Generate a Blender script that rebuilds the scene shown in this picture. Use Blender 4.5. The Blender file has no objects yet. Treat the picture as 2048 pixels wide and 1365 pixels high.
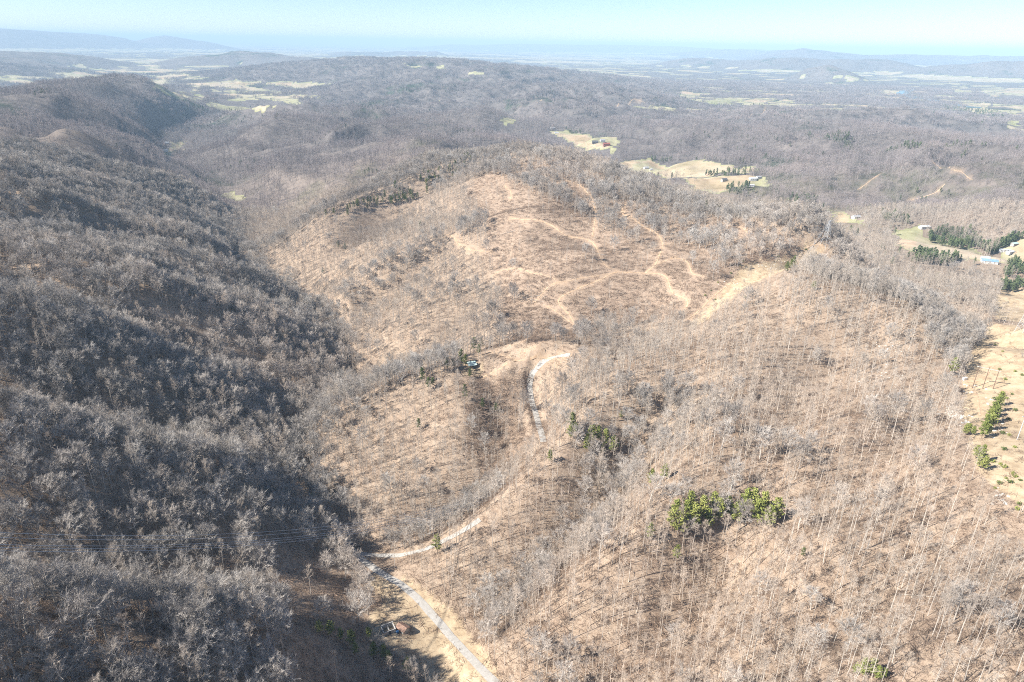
import bpy, bmesh, math, random
import numpy as np

random.seed(7)
rng = np.random.default_rng(11)
SC = bpy.context.scene
COL = SC.collection

# ------------------------------------------------------------------ camera, sky, sun, exposure
PW, PH, FPX = 2048.0, 1365.0, 1365.0
PITCH, ROLL = math.radians(23.57), math.radians(0.97)
CAMZ = 300.0
F0 = np.array([0.0, math.cos(PITCH), -math.sin(PITCH)])
R0 = np.array([1.0, 0.0, 0.0])
U0 = np.array([0.0, math.sin(PITCH), math.cos(PITCH)])
RV = math.cos(ROLL) * R0 + math.sin(ROLL) * U0
UV = math.cos(ROLL) * U0 - math.sin(ROLL) * R0
cam_data = bpy.data.cameras.new('camera')
cam_data.sensor_width = 36.0
cam_data.lens = 36.0 * FPX / PW
cam_data.clip_start = 1.0
cam_data.clip_end = 200000.0
cam = bpy.data.objects.new('camera', cam_data)
COL.objects.link(cam)
import mathutils
M3 = mathutils.Matrix(((RV[0], UV[0], -F0[0]), (RV[1], UV[1], -F0[1]), (RV[2], UV[2], -F0[2])))
cam.matrix_world = mathutils.Matrix.Translation((0, 0, CAMZ)) @ M3.to_4x4()
SC.camera = cam

SUN_EL, SUN_BACK = math.radians(40.0), math.radians(18.0)
to_sun = np.array([-math.cos(SUN_BACK) * math.cos(SUN_EL), -math.sin(SUN_BACK) * math.cos(SUN_EL), math.sin(SUN_EL)])
world = bpy.data.worlds.new('World')
SC.world = world
world.use_nodes = True
wn = world.node_tree
bg = wn.nodes['Background']
sky = wn.nodes.new('ShaderNodeTexSky')
sky.sky_type = 'NISHITA'
sky.sun_disc = False
sky.sun_elevation = SUN_EL
sky.sun_rotation = math.atan2(to_sun[0], to_sun[1])
sky.altitude = 1200.0
sky.air_density = 0.85
sky.dust_density = 0.3
sky.ozone_density = 3.4
wn.links.new(sky.outputs[0], bg.inputs['Color'])
bg.inputs['Strength'].default_value = 0.064
sun_data = bpy.data.lights.new('sun', 'SUN')
sun_data.energy = 4.6
sun_data.angle = math.radians(0.53)
sun_data.color = (1.0, 0.95, 0.87)
sun = bpy.data.objects.new('sun', sun_data)
sun.rotation_euler = mathutils.Vector(to_sun).to_track_quat('Z', 'Y').to_euler()
sun.location = (0, 0, 500)
COL.objects.link(sun)
SC.view_settings.view_transform = 'Standard'
SC.view_settings.look = 'None'
SC.view_settings.gamma = 1.0
SC.view_settings.use_curve_mapping = False
SC.view_settings.exposure = 1.38
SC.render.engine = 'CYCLES'
SC.cycles.max_bounces = 4
SC.cycles.diffuse_bounces = 2
SC.cycles.glossy_bounces = 1
SC.cycles.transmission_bounces = 2
SC.cycles.volume_bounces = 0
SC.cycles.transparent_max_bounces = 8
SC.cycles.use_denoising = False
SC.cycles.pixel_filter_type = 'BLACKMAN_HARRIS'
SC.cycles.filter_width = 1.05
SC.cycles.sample_clamp_indirect = 4.0

# ------------------------------------------------------------------ helpers
def px_dir(u, v):
    u = np.asarray(u, float); v = np.asarray(v, float)
    d = F0 * FPX + (u - PW / 2)[..., None] * RV - (v - PH / 2)[..., None] * UV
    return d / np.linalg.norm(d, axis=-1, keepdims=True)

def pz(u, v, z):
    """point of the photograph's ray (u, v) at height z under the camera"""
    d = px_dir(u, v); t = z / d[2]
    return (d[0] * t, d[1] * t, z)

def pd(u, v, dist):
    """same, at a horizontal distance"""
    d = px_dir(u, v); t = dist / math.hypot(d[0], d[1])
    return (d[0] * t, d[1] * t, d[2] * t)

def hash2(ix, iy, seed):
    h = (ix.astype(np.int64) * 374761393 + iy.astype(np.int64) * 668265263 + seed * 974711) & 0x7fffffff
    h = ((h ^ (h >> 13)) * 1274126177) & 0x7fffffff
    h = h ^ (h >> 16)
    return (h & 0xffff) / 65535.0

def vnoise(x, y, seed=0):
    """smooth value noise in -1..1"""
    ix = np.floor(x); iy = np.floor(y)
    fx = x - ix; fy = y - iy
    fx = fx * fx * fx * (fx * (fx * 6 - 15) + 10); fy = fy * fy * fy * (fy * (fy * 6 - 15) + 10)
    a = hash2(ix, iy, seed); b = hash2(ix + 1, iy, seed); c = hash2(ix, iy + 1, seed); d = hash2(ix + 1, iy + 1, seed)
    return 2 * ((a * (1 - fx) + b * fx) * (1 - fy) + (c * (1 - fx) + d * fx) * fy) - 1

def fbm(x, y, wl, octs, seed=0, gain=0.5):
    s = 0; a = 1.0
    for o in range(octs):
        c, sn = math.cos(0.6 * o + seed), math.sin(0.6 * o + seed)
        s = s + a * vnoise((x * c - y * sn) / wl, (x * sn + y * c) / wl, seed * 17 + o)
        wl *= 0.5; a *= gain
    return s

def sstep(a, b, x):
    t = np.clip((x - a) / (b - a), 0, 1)
    return t * t * (3 - 2 * t)
# ------------------------------------------------------------------ terrain: survey points (heights below the camera)
REG = 4e-6
CP = []      # (x, y, z)
def Z(z, *uv):
    for u, v in uv: CP.append(pz(u, v, z))
def line_z(pts, n=3):
    """pts: (u, v, z) along a crest or a creek; filled in between in space"""
    P = [np.array(pz(*p)) for p in pts]
    for a, b in zip(P[:-1], P[1:]):
        for k in range(n): CP.append(tuple(a + (b - a) * k / n))
    CP.append(tuple(P[-1]))
    return P
def line_d(pts, n=2):
    P = [np.array(pd(*p)) for p in pts]
    for p, q in zip(P, pts): p[2] -= 34.0 if q[2] > 3200 else 17.0     # room for relief and tree tops
    for a, b in zip(P[:-1], P[1:]):
        for k in range(n): CP.append(tuple(a + (b - a) * k / n))
    CP.append(tuple(P[-1]))

# the creek, from under the camera away to the far valley
CREEK_UV = [(815, 1365, -221), (752, 1225, -227), (692, 1120, -231), (634, 1015, -235), (574, 905, -239), (622, 822, -243),
            (676, 772, -246), (690, 700, -250), (650, 640, -254), (560, 570, -259), (478, 515, -263), (466, 440, -268),
            (455, 390, -272), (400, 345, -277), (338, 300, -283), (350, 268, -286), (420, 235, -288)]
creek = [np.array(pz(*p)) for p in CREEK_UV]
creek = [np.array([40.0, -60.0, -208.0]), np.array([0.0, 60.0, -215.0])] + creek
cr = []
for a, b in zip(creek[:-1], creek[1:]):
    L = np.linalg.norm((b - a)[:2]); n = max(2, int(L / 22))
    for k in range(n): cr.append(a + (b - a) * k / n)
cr.append(creek[-1]); cr = np.array(cr)
ker = np.array([1, 2, 3, 2, 1.]); ker /= ker.sum()
sm = cr.copy()
for c in range(3): sm[2:-2, c] = np.convolve(cr[:, c], ker, 'valid')
cr = sm
tan = np.gradient(cr[:, :2], axis=0); tan /= np.linalg.norm(tan, axis=1, keepdims=True)
for _ in range(12):
    tan[1:-1] = (tan[:-2] + tan[1:-1] * 2 + tan[2:]) / 4
tan /= np.linalg.norm(tan, axis=1, keepdims=True)
nl = np.stack([-tan[:, 1], tan[:, 0]], 1)           # to the left
S = np.concatenate([[0], np.cumsum(np.linalg.norm(np.diff(cr[:, :2], axis=0), axis=1))])
for k in range(0, len(cr), 2): CP.append(tuple(cr[k]))
# left mountain side: rises from the creek to a ridge, cut by hollows
SPURS = [40, 150, 262, 380, 480, 575, 668, 760, 880, 1010, 1150, 1300, 1460, 1640, 1840, 2060]
def spur_wave(s):
    k = np.interp(s, SPURS, np.arange(len(SPURS)))
    return np.cos(2 * np.pi * k)
LEFT_OK = lambda x, y: True
si = 0
s_next = 0.0
for k in range(len(cr)):
    if S[k] < s_next: continue
    s_next = S[k] + 24 + S[k] * 0.03
    for d in (28, 70, 125, 190, 260, 335, 430, 560):
        sc = 1.0 + 0.25 * sstep(700, 1600, S[k])
        dd = d * sc
        t = dd / (330.0 * sc)
        amp = 120 + 8 * float(sstep(700, 1200, S[k]))
        rise = amp * math.sin(math.pi / 2 * min(t, 1.0)) if t <= 1 else amp - 70 * (t - 1)
        rise *= 0.42 + 0.58 * float(sstep(90, 330, S[k]))
        rise += 34 * sc * math.sin(math.pi * min(t, 1.0)) * spur_wave(S[k])
        x, y = cr[k, :2] + nl[k] * dd
        z = cr[k, 2] + rise
        r = math.hypot(x, y)
        if r < 40: continue
        CP.append((x, y, z))
n_left = len(CP)

SPUR_L, HOLLOW_L = [], []
# main hill: crest from the summit to the right, then the long shoulder down to the right edge
CREST = line_z([(860, 322, -168), (960, 308, -150), (1060, 301, -140), (1150, 317, -143), (1250, 356, -149), (1330, 388, -153), (1420, 420, -156), (1520, 452, -158),
        (1600, 477, -160), (1655, 490, -161)], 2)
SHOULDER = line_z([(1560, 540, -158), (1640, 556, -158), (1740, 580, -160), (1840, 622, -161), (1930, 680, -162), (1975, 720, -161)], 2)
def behind(P, steps):
    # the far flank of a crest, hidden from the camera
    for p in P:
        r = math.hypot(p[0], p[1])
        for dd, drop in steps: CP.append((p[0] * (r + dd) / r, p[1] * (r + dd) / r, p[2] - drop))
behind(CREST[1:], ((90, 26), (190, 66), (330, 92)))
behind(SHOULDER[1:], ((60, 20), (130, 48)))
# spur with the pines, left of the summit
SPUR_L += [line_z([(950, 322, -155), (880, 348, -166), (800, 374, -180), (720, 404, -197), (650, 440, -215), (570, 482, -240), (515, 505, -258)], 2)]
Z(-200, (800, 425)); Z(-222, (690, 480)); Z(-243, (600, 530)); 
# second spur
SPUR_L += [line_z([(1050, 440, -168), (960, 462, -181), (860, 502, -199), (760, 552, -220), (690, 600, -238), (640, 632, -252)], 2)]
Z(-196, (960, 545)); Z(-214, (860, 600)); Z(-230, (780, 650)); Z(-241, (740, 690))
# cutover slope
Z(-147, (1150, 352)); Z(-155, (1060, 370)); Z(-160, (1230, 425)); Z(-162, (1380, 470)); Z(-170, (1150, 470)); Z(-170, (1300, 530))
Z(-176, (1200, 545)); Z(-183, (1080, 545)); Z(-178, (1330, 600)); Z(-186, (1180, 625)); Z(-194, (1060, 610)); Z(-165, (1450, 560))
# spur with the house
SPUR_L += [line_z([(1180, 668, -188), (1120, 700, -192), (1040, 698, -196), (940, 722, -203), (870, 752, -210), (790, 785, -219), (700, 832, -231), (640, 865, -238)], 2)]
Z(-203, (960, 668)); Z(-216, (880, 690)); Z(-232, (770, 745))
# its near face and the road hollow
Z(-213, (900, 800)); Z(-216, (960, 850)); Z(-221, (850, 880)); Z(-227, (760, 920)); Z(-229, (700, 930)); Z(-228, (780, 1010)); Z(-231, (720, 1040))
HOLLOW_L += [line_z([(1080, 745, -196), (1062, 800, -202), (1062, 850, -207), (1040, 905, -212), (985, 960, -218), (915, 1020, -223), (850, 1062, -227), (780, 1098, -230)], 2)]
# spur right of the hollow
SPUR_L += [line_z([(1330, 720, -178), (1250, 790, -185), (1180, 850, -192), (1110, 920, -201), (1040, 985, -210), (960, 1040, -218), (880, 1088, -225), (800, 1130, -229)], 2)]
# second hollow
HOLLOW_L += [line_z([(1330, 830, -184), (1260, 900, -193), (1215, 970, -201), (1180, 1050, -207), (1110, 1120, -212), (1030, 1190, -217), (950, 1250, -221)], 2)]
# spur after it
SPUR_L += [line_z([(1480, 850, -175), (1390, 960, -183), (1300, 1060, -192), (1220, 1130, -199), (1130, 1200, -206), (1040, 1270, -213)], 2)]
Z(-206, (1180, 1330)); Z(-213, (1060, 1355))
HOLLOW_L += [line_z([(1480, 1090, -184), (1410, 1190, -188), (1330, 1300, -194)], 2)]
# broad right slope
Z(-165, (1500, 640)); Z(-170, (1480, 740)); Z(-163, (1640, 680)); Z(-164, (1750, 740)); Z(-166, (1640, 820)); Z(-163, (1800, 840)); Z(-168, (1600, 930))
Z(-162, (1760, 960)); Z(-172, (1560, 1060)); Z(-161, (1750, 1090)); Z(-158, (1880, 1000)); Z(-171, (1620, 1180)); Z(-160, (1800, 1220)); Z(-152, (1950, 1150))
Z(-178, (1480, 1300)); Z(-164, (1700, 1340)); Z(-152, (1900, 1320)); Z(-144, (2040, 1330))
# power line strip at the right edge
Z(-160, (1990, 690)); Z(-159, (2040, 740)); Z(-157, (1960, 800)); Z(-156, (2040, 850)); Z(-153, (1980, 900)); Z(-150, (2040, 980)); Z(-168, (2045, 650))
for x, y, z in ((60, 60, -200), (130, 60, -160), (200, 100, -140), (260, 180, -142), (300, 280, -152), (350, 360, -162), (-60, -40, -180), (120, -80, -170), (250, -20, -140),
                (420, 440, -185), (430, 250, -165), (560, 420, -210)): CP.append((x, y, z))
# right hand valley floor and the hill across it
line_z([(1125, 262, -272), (1200, 292, -266), (1290, 330, -258), (1400, 355, -252), (1490, 375, -248), (1690, 430, -243), (1850, 478, -240), (1960, 505, -238), (2047, 530, -236)], 2)
line_z([(1190, 275, -270), (1300, 312, -262), (1420, 330, -256), (1500, 352, -250), (1720, 415, -242), (2047, 480, -232)], 1)
line_d([(1090, 262, 2350), (1250, 245, 2450), (1420, 258, 2150), (1560, 272, 1950), (1700, 285, 1800), (1850, 300, 1650), (2047, 312, 1550)], 2)
line_d([(1450, 310, 1780), (1650, 340, 1500), (1850, 380, 1330), (2047, 400, 1250)], 2)
line_d([(1500, 240, 2700), (1700, 250, 2500), (1900, 268, 2250), (2047, 285, 2100)], 1)
line_d([(1320, 205, 3500), (1420, 228, 2900), (1560, 212, 3200), (1660, 208, 3300), (1780, 222, 3150), (1900, 240, 2900), (2047, 262, 2700)], 2)
Z(-285, (1360, 192), (1450, 200), (1520, 208), (1600, 205), (1800, 200), (1950, 215), (2040, 235), (2040, 190), (1820, 182), (1700, 180), (1500, 185))
Z(-262, (2047, 560)); Z(-245, (1960, 560)); Z(-214, (2047, 610)); Z(-232, (1780, 505))
# hills in the middle distance
line_d([(545, 225, 1980), (600, 218, 2060), (690, 240, 1950), (760, 262, 1800), (850, 282, 1450)], 2)
line_z([(560, 240, -195), (480, 275, -240), (400, 305, -268)], 2)
line_z([(700, 290, -215), (600, 320, -235), (500, 372, -262)], 2)
line_z([(640, 280, -222), (540, 310, -246), (450, 345, -268)], 2)
line_d([(430, 200, 3300), (500, 235, 2600), (440, 220, 2900)], 1)
Z(-288, (300, 150), (350, 165), (420, 178), (520, 190), (580, 208), (470, 210), (400, 192), (640, 175))
Z(-270, (870, 245), (960, 240), (1020, 245))
line_d([(760, 205, 2900), (860, 228, 2500), (960, 225, 2600), (1060, 240, 2500)], 1)
line_d([(640, 165, 4300), (760, 168, 3900), (880, 185, 3400), (1000, 190, 3300), (1120, 205, 3000), (1220, 218, 2900)], 2)
line_d([(560, 128, 5600), (620, 113, 6000), (700, 130, 5200), (800, 136, 4700), (900, 146, 4400), (1000, 141, 4500), (1080, 158, 4100), (1180, 165, 3900), (1270, 185, 3600)], 2)
Z(-288, (800, 120), (950, 122), (1100, 130), (1250, 150), (1000, 110), (700, 108), (1350, 165), (1200, 120), (300, 120), (360, 130), (420, 140), (300, 100))
# left ridges
line_d([(0, 252, 1270), (45, 236, 1500), (100, 192, 2150), (150, 167, 2850), (205, 143, 3700), (250, 150, 4300), (282, 160, 5000)], 2)
line_d([(0, 128, 6600), (80, 116, 7600), (180, 108, 8600), (212, 112, 9200), (250, 128, 8500)], 1)
Z(-285, (70, 185), (30, 200), (110, 160), (0, 215), (200, 126), (150, 140))
Z(-280, (60, 100), (150, 97))
# far plain and horizon
for u in range(-300, 2400, 150):
    h = 87 + 0.017 * (u - 1024)
    for dist, jit in ((12000, 12), (20000, 25), (33000, 40), (60000, 30)):
        CP.append(pd(u, 400, dist)[:2] + (-288 + rng.uniform(-jit, jit) * 0.6,))
CP = np.array(CP)

def to_q(x, y):
    """conformal (azimuth, log range) plane, pivot a little behind the camera"""
    return np.arctan2(x, y + 140.0), np.log(np.hypot(x, y + 140.0))
qa, qr = to_q(CP[:, 0], CP[:, 1])
n = len(CP)
def kern(d2): return 0.5 * d2 * np.log(d2 + 1e-12)
A = np.zeros((n + 3, n + 3))
d2 = (qa[:, None] - qa[None]) ** 2 + (qr[:, None] - qr[None]) ** 2
A[:n, :n] = kern(d2) + np.eye(n) * REG
A[:n, n] = 1; A[:n, n + 1] = qa; A[:n, n + 2] = qr
A[n:, :n] = A[:n, n:].T
W = np.linalg.solve(A, np.concatenate([CP[:, 2], [0, 0, 0]]))
# fan-shaped grid, fine near the camera and coarse toward the horizon
NA, NR = 760, 800
GA = np.linspace(math.radians(-58), math.radians(58), NA)
GR = np.linspace(math.log(95.0), math.log(70000.0), NR)
def tps(a, r):
    out = np.empty(a.shape)
    for i in range(0, len(a), 6000):
        dd = (a[i:i + 6000, None] - qa[None]) ** 2 + (r[i:i + 6000, None] - qr[None]) ** 2
        out[i:i + 6000] = kern(dd) @ W[:n] + W[n] + W[n + 1] * a[i:i + 6000] + W[n + 2] * r[i:i + 6000]
    return out
# smooth part on every third node, then bilinear
ca = GA[::3]; crr = GR[::3]
if ca[-1] < GA[-1]: ca = np.append(ca, GA[-1])
if crr[-1] < GR[-1]: crr = np.append(crr, GR[-1])
ca_m, cr_m = np.meshgrid(ca, crr)
coarse = tps(ca_m.ravel(), cr_m.ravel()).reshape(ca_m.shape)
tmp = np.stack([np.interp(GA, ca, coarse[i]) for i in range(len(crr))])
ZG = np.stack([np.interp(GR, crr, tmp[:, j]) for j in range(NA)], 1)
AM, RM = np.meshgrid(GA, GR)
XG = np.exp(RM) * np.sin(AM); YG = np.exp(RM) * np.cos(AM) - 140.0
RNG = np.hypot(XG, YG)
# ravines, benches and small relief
flat = np.clip((ZG + 292) / 45.0, 0, 1)
rav = 1 - np.abs(fbm(XG, YG, 150.0, 3, 3)) * 1.6
ZG = ZG + (rav - 0.45) * 7.0 * flat * sstep(150, 500, RNG) + fbm(XG, YG, 60.0, 3, 5) * 1.5 * sstep(120, 300, RNG) + fbm(XG, YG, 14.0, 2, 9) * 0.35
big = 1 - np.abs(fbm(XG, YG, 520.0, 3, 21)) * 1.5
ZG = ZG + (big - 0.45) * (26.0 - 16.0 * sstep(3200, 5000, RNG)) * (0.35 + 0.65 * sstep(-1300, -500, XG + 0.15 * YG)) * flat * sstep(1500, 3000, RNG) * (1 - sstep(12000, 20000, RNG))
mid = 1 - np.abs(fbm(XG, YG, 260.0, 3, 27)) * 1.6
ZG = ZG + (mid - 0.45) * (13.0 + 19.0 * sstep(-900, -250, XG + 0.06 * YG)) * flat * sstep(900, 1700, RNG) * (1 - sstep(6000, 9000, RNG))
low = fbm(XG, YG, 2600.0, 4, 31)
ZG = ZG + np.maximum(low, -0.1) * 24.0 * sstep(5500, 11000, RNG) * (1 - 0.4 * sstep(25000, 40000, RNG))
# ranges along the horizon
def line_dist(P, x, y):
    """unsigned distance, signed side (+ left of travel) and height along a polyline"""
    P = np.asarray(P, float)
    best = np.full(np.shape(x), 1e9); side = np.zeros(np.shape(x)); hz = np.zeros(np.shape(x)); along = np.zeros(np.shape(x))
    L0 = 0.0; tot = np.linalg.norm(np.diff(P[:, :2], axis=0), axis=1).sum()
    for a, b in zip(P[:-1], P[1:]):
        ab = b[:2] - a[:2]; L = max(np.hypot(*ab), 1e-6)
        t = np.clip(((x - a[0]) * ab[0] + (y - a[1]) * ab[1]) / (L * L), 0, 1)
        dx = x - (a[0] + ab[0] * t); dy = y - (a[1] + ab[1] * t)
        d = np.hypot(dx, dy); m = d < best
        best = np.where(m, d, best); side = np.where(m, np.sign(ab[0] * dy - ab[1] * dx), side)
        hz = np.where(m, a[2] + (b[2] - a[2]) * t, hz); along = np.where(m, (L0 + L * t) / tot, along); L0 += L
    return best, side, hz, along
def far_range(pts, w, rough=0.12):
    P = np.array([pd(*p) for p in pts]); sl = slice(int(np.searchsorted(GR, math.log(5500.0))), NR)
    d, sd, hz, al = line_dist(P, XG[sl], YG[sl])
    nz = fbm(XG[sl], YG[sl], w * 1.2, 4, 57)
    e = np.exp(-(d / w) ** 2) * (1 + rough * nz)
    ZG[sl] = np.maximum(ZG[sl], -292 + (hz + 292) * e)
far_range([(-200, 52, 20000), (0, 58, 20000), (90, 63, 20500), (180, 69, 21000), (240, 76, 21500), (270, 84, 21500)], 1300, 0.05)
far_range([(275, 82, 21000), (300, 75, 21000), (330, 71, 21000), (352, 74, 21000), (395, 82, 21000)], 800, 0.04)
far_range([(840, 95, 30000), (900, 88, 30000), (960, 91, 30000), (1040, 88, 30000), (1120, 89, 30000), (1200, 90, 30000), (1300, 93, 30000), (1420, 96, 28000), (1500, 98, 28000)], 1500, 0.1)
far_range([(1380, 104, 22000), (1480, 100, 21000), (1560, 104, 20000), (1612, 101, 15500), (1660, 106, 16000), (1720, 109, 16500), (1790, 111, 17000), (1870, 108, 18000), (1940, 112, 18000), (2100, 116, 19000)], 900, 0.15)
far_range([(1390, 116, 11500), (1480, 117, 11000), (1560, 119, 10500), (1650, 121, 10500), (1760, 122, 11000), (1900, 127, 10500), (2060, 131, 10000)], 520, 0.3)
far_range([(1625, 139, 7800), (1655, 135, 7800), (1690, 142, 7600)], 180, 0.2)
far_range([(410, 113, 9000), (480, 105, 9200), (560, 107, 9000), (650, 113, 8600)], 500, 0.3)
far_range([(700, 104, 15000), (800, 103, 16000), (860, 105, 15000)], 500, 0.3)
ZG = np.where(RNG < 4000, np.maximum(ZG, -296), ZG)

def zat(x, y):
    x = np.asarray(x, float); y = np.asarray(y, float)
    a = np.arctan2(x, y + 140.0); r = np.log(np.maximum(np.hypot(x, y + 140.0), 96.0))
    fa = np.clip((a - GA[0]) / (GA[1] - GA[0]), 0, NA - 1.001); fr = np.clip((r - GR[0]) / (GR[1] - GR[0]), 0, NR - 1.001)
    ia = fa.astype(int); ir = fr.astype(int); ta = fa - ia; tr = fr - ir
    return (ZG[ir, ia] * (1 - ta) + ZG[ir, ia + 1] * ta) * (1 - tr) + (ZG[ir + 1, ia] * (1 - ta) + ZG[ir + 1, ia + 1] * ta) * tr


NEAR_R = int(np.searchsorted(GR, math.log(1500.0)))
# the creek keeps a floor of its own
def creek_floor():
    sl = slice(0, int(np.searchsorted(GR, math.log(3200.0))))
    d, sd, hz, al = line_dist(cr, XG[sl], YG[sl])
    w = 5 + 40 * sstep(0.62, 0.8, al)
    e = np.maximum(0, d - w); lim = hz + 0.5 + e * 0.35 + (e / 40.0) ** 2 * 25
    ZG[sl] = np.where(d < 160, np.minimum(ZG[sl], lim), ZG[sl])
creek_floor()
def carve(P, amp, w):
    sl = slice(0, NEAR_R)
    d, sd, hz, al = line_dist(P, XG[sl], YG[sl])
    ZG[sl] += amp * np.exp(-(d / w) ** 2) * np.sin(np.pi * np.clip(al * 0.92 + 0.04, 0, 1)) ** 0.4
for P in SPUR_L: carve(P, 12.0, 22.0)
for P in HOLLOW_L: carve(P, -13.0, 18.0)

TS = np.exp(np.linspace(math.log(60), math.log(60000), 2600))
def hit(u, v):
    """ground point (camera-relative) that the photograph shows at (u, v)"""
    d = px_dir(u, v)
    x = d[0] * TS; y = d[1] * TS; z = d[2] * TS
    below = np.nonzero(z < zat(x, y))[0]
    if len(below) == 0:
        k = len(TS) - 1
        return np.array([x[k], y[k], z[k]])
    k = below[0]
    t0, t1 = TS[max(k - 1, 0)], TS[k]
    for _ in range(12):
        tm = 0.5 * (t0 + t1)
        if d[2] * tm < zat(d[0] * tm, d[1] * tm): t1 = tm
        else: t0 = tm
    return np.array([d[0] * t1, d[1] * t1, d[2] * t1])
def proj(x, y, z):
    f = x * F0[0] + y * F0[1] + z * F0[2]
    return PW / 2 + FPX * (x * RV[0] + y * RV[1] + z * RV[2]) / f, PH / 2 - FPX * (x * UV[0] + y * UV[1] + z * UV[2]) / f
def hits(uv): return np.array([hit(u, v) for u, v in uv])

# more hollows and cut banks, drawn where the photograph shows them
for pts, amp, w in (([(985, 580), (930, 625), (880, 665), (800, 710), (720, 745)], -15.0, 24.0),
                    ([(930, 455), (860, 510), (790, 555), (700, 600)], -14.0, 26.0),
                    ([(840, 395), (760, 445), (680, 485), (590, 520)], -13.0, 26.0),
                    ([(1620, 500), (1500, 545), (1420, 600), (1370, 650)], -7.0, 16.0),
                    ([(1760, 640), (1620, 760), (1500, 900)], -9.0, 20.0),
                    ([(1880, 760), (1800, 880), (1660, 1000), (1500, 1120)], -8.0, 16.0),
                    ([(1920, 1060), (1800, 1130), (1640, 1260), (1500, 1365)], -8.0, 13.0)):
    carve(hits(pts), amp, w)
ROAD_PX = [(1010, 1392), (990, 1366), (945, 1320), (900, 1272), (860, 1225), (835, 1197), (800, 1168), (765, 1148), (735, 1128), (710, 1106), (695, 1084), (676, 1056), (668, 1036)]
LANE_PX = [(720, 1108), (750, 1112), (800, 1112), (845, 1101), (880, 1086), (925, 1062), (960, 1040)]
UPPER_PX = [(1087, 885), (1076, 845), (1063, 800), (1059, 770), (1066, 747), (1082, 729), (1105, 716), (1140, 710)]
def grade(px, half, bank, side):
    """level a road bed into the slope, with a cut bank on one side"""
    P = hits(px)
    sl = slice(0, NEAR_R)
    d, sd, hz, al = line_dist(P, XG[sl], YG[sl])
    k = 1 - sstep(half, half + 3.5, d)
    ZG[sl] = ZG[sl] * (1 - k) + hz * k
    e = np.where((sd == side) & (d > half), bank * sstep(half, half + 3.0, d) * (1 - sstep(half + 4, half + 26, d)), 0) * sstep(0, 0.15, al) * (1 - sstep(0.8, 1.0, al))
    ZG[sl] += e
    return P
carve(hits([(1022, 780), (1008, 835), (985, 905)]), -6.0, 15.0)
carve(hits([(945, 765), (930, 820), (900, 890)]), 7.0, 17.0)
grade(ROAD_PX, 3.2, 0.0, 1)
grade(LANE_PX, 2.6, 2.0, 1)
grade(UPPER_PX, 2.6, 5.5, 1)
grade([(1040, 722), (1010, 726), (985, 741), (965, 755)], 1.6, 3.0, 1)
grade([(1040, 720), (1005, 712), (985, 708), (950, 716)], 1.6, 2.0, 1)
# ------------------------------------------------------------------ materials
def new_mat(name):
    m = bpy.data.materials.new(name); m.use_nodes = True
    nt = m.node_tree; b = nt.nodes['Principled BSDF']
    b.inputs['Roughness'].default_value = 0.9
    b.inputs['Specular IOR Level'].default_value = 0.15
    return m, nt, b
def N(nt, t, **kw):
    n = nt.nodes.new(t)
    for k, v in kw.items():
        if hasattr(n, k): setattr(n, k, v)
        else: n.inputs[k].default_value = v
    return n
def ramp(nt, fac, stops):
    r = nt.nodes.new('ShaderNodeValToRGB')
    while len(r.color_ramp.elements) < len(stops): r.color_ramp.elements.new(0.5)
    for e, (p, c) in zip(r.color_ramp.elements, stops): e.position = p; e.color = (*c, 1)
    nt.links.new(fac, r.inputs[0]); return r.outputs[0]
def mix(nt, fac, a, b, mode='MIX'):
    n = nt.nodes.new('ShaderNodeMix'); n.data_type = 'RGBA'; n.blend_type = mode
    for i, v in ((0, fac), (6, a), (7, b)):
        if hasattr(v, 'is_output'): nt.links.new(v, n.inputs[i])
        elif i == 0: n.inputs[0].default_value = v
        else: n.inputs[i].default_value = (*v, 1)
    return n.outputs[2]
def varied(name, c0, c1, c2, scale=3.0, rough=0.9):
    """a base colour that varies from plant to plant and along it"""
    m, nt, b = new_mat(name)
    oi = N(nt, 'ShaderNodeObjectInfo'); tc = N(nt, 'ShaderNodeTexCoord')
    nz = N(nt, 'ShaderNodeTexNoise', Scale=scale); nt.links.new(tc.outputs['Object'], nz.inputs['Vector'])
    c = ramp(nt, oi.outputs['Random'], [(0, c0), (0.5, c1), (1, c2)])
    st = N(nt, 'ShaderNodeTexNoise', Scale=0.0055, Detail=4.0, Roughness=0.6); nt.links.new(oi.outputs['Location'], st.inputs['Vector'])
    c = mix(nt, 1.0, c, ramp(nt, st.outputs['Fac'], [(0.34, (0.78, 0.74, 0.72)), (0.5, (1.0, 0.98, 0.96)), (0.66, (1.12, 1.04, 0.98))]), 'MULTIPLY')
    d = mix(nt, nz.outputs['Fac'], c, (0.55, 0.55, 0.55), 'OVERLAY')
    nt.links.new(mix(nt, 0.5, c, d), b.inputs['Base Color']); b.inputs['Roughness'].default_value = rough
    return m
M_TRUNK = varied('bark_pale', (0.36, 0.325, 0.28), (0.44, 0.405, 0.36), (0.52, 0.485, 0.435))
M_TWIG = varied('twigs_grey', (0.36, 0.315, 0.265), (0.41, 0.36, 0.31), (0.46, 0.41, 0.355))
M_TRUNK_D = varied('bark_grey', (0.28, 0.255, 0.225), (0.38, 0.355, 0.32), (0.48, 0.46, 0.42))
M_TWIG_D = varied('twigs_cool', (0.31, 0.29, 0.268), (0.39, 0.368, 0.345), (0.46, 0.438, 0.41))
M_FTRUNK = varied('distant_bark', (0.22, 0.20, 0.195), (0.25, 0.23, 0.22), (0.28, 0.26, 0.25))
M_FTWIG = varied('distant_twigs', (0.22, 0.195, 0.195), (0.25, 0.222, 0.222), (0.285, 0.25, 0.248))
M_BRUSH = varied('brush_twigs', (0.17, 0.125, 0.095), (0.24, 0.18, 0.14), (0.32, 0.25, 0.19))
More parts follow.
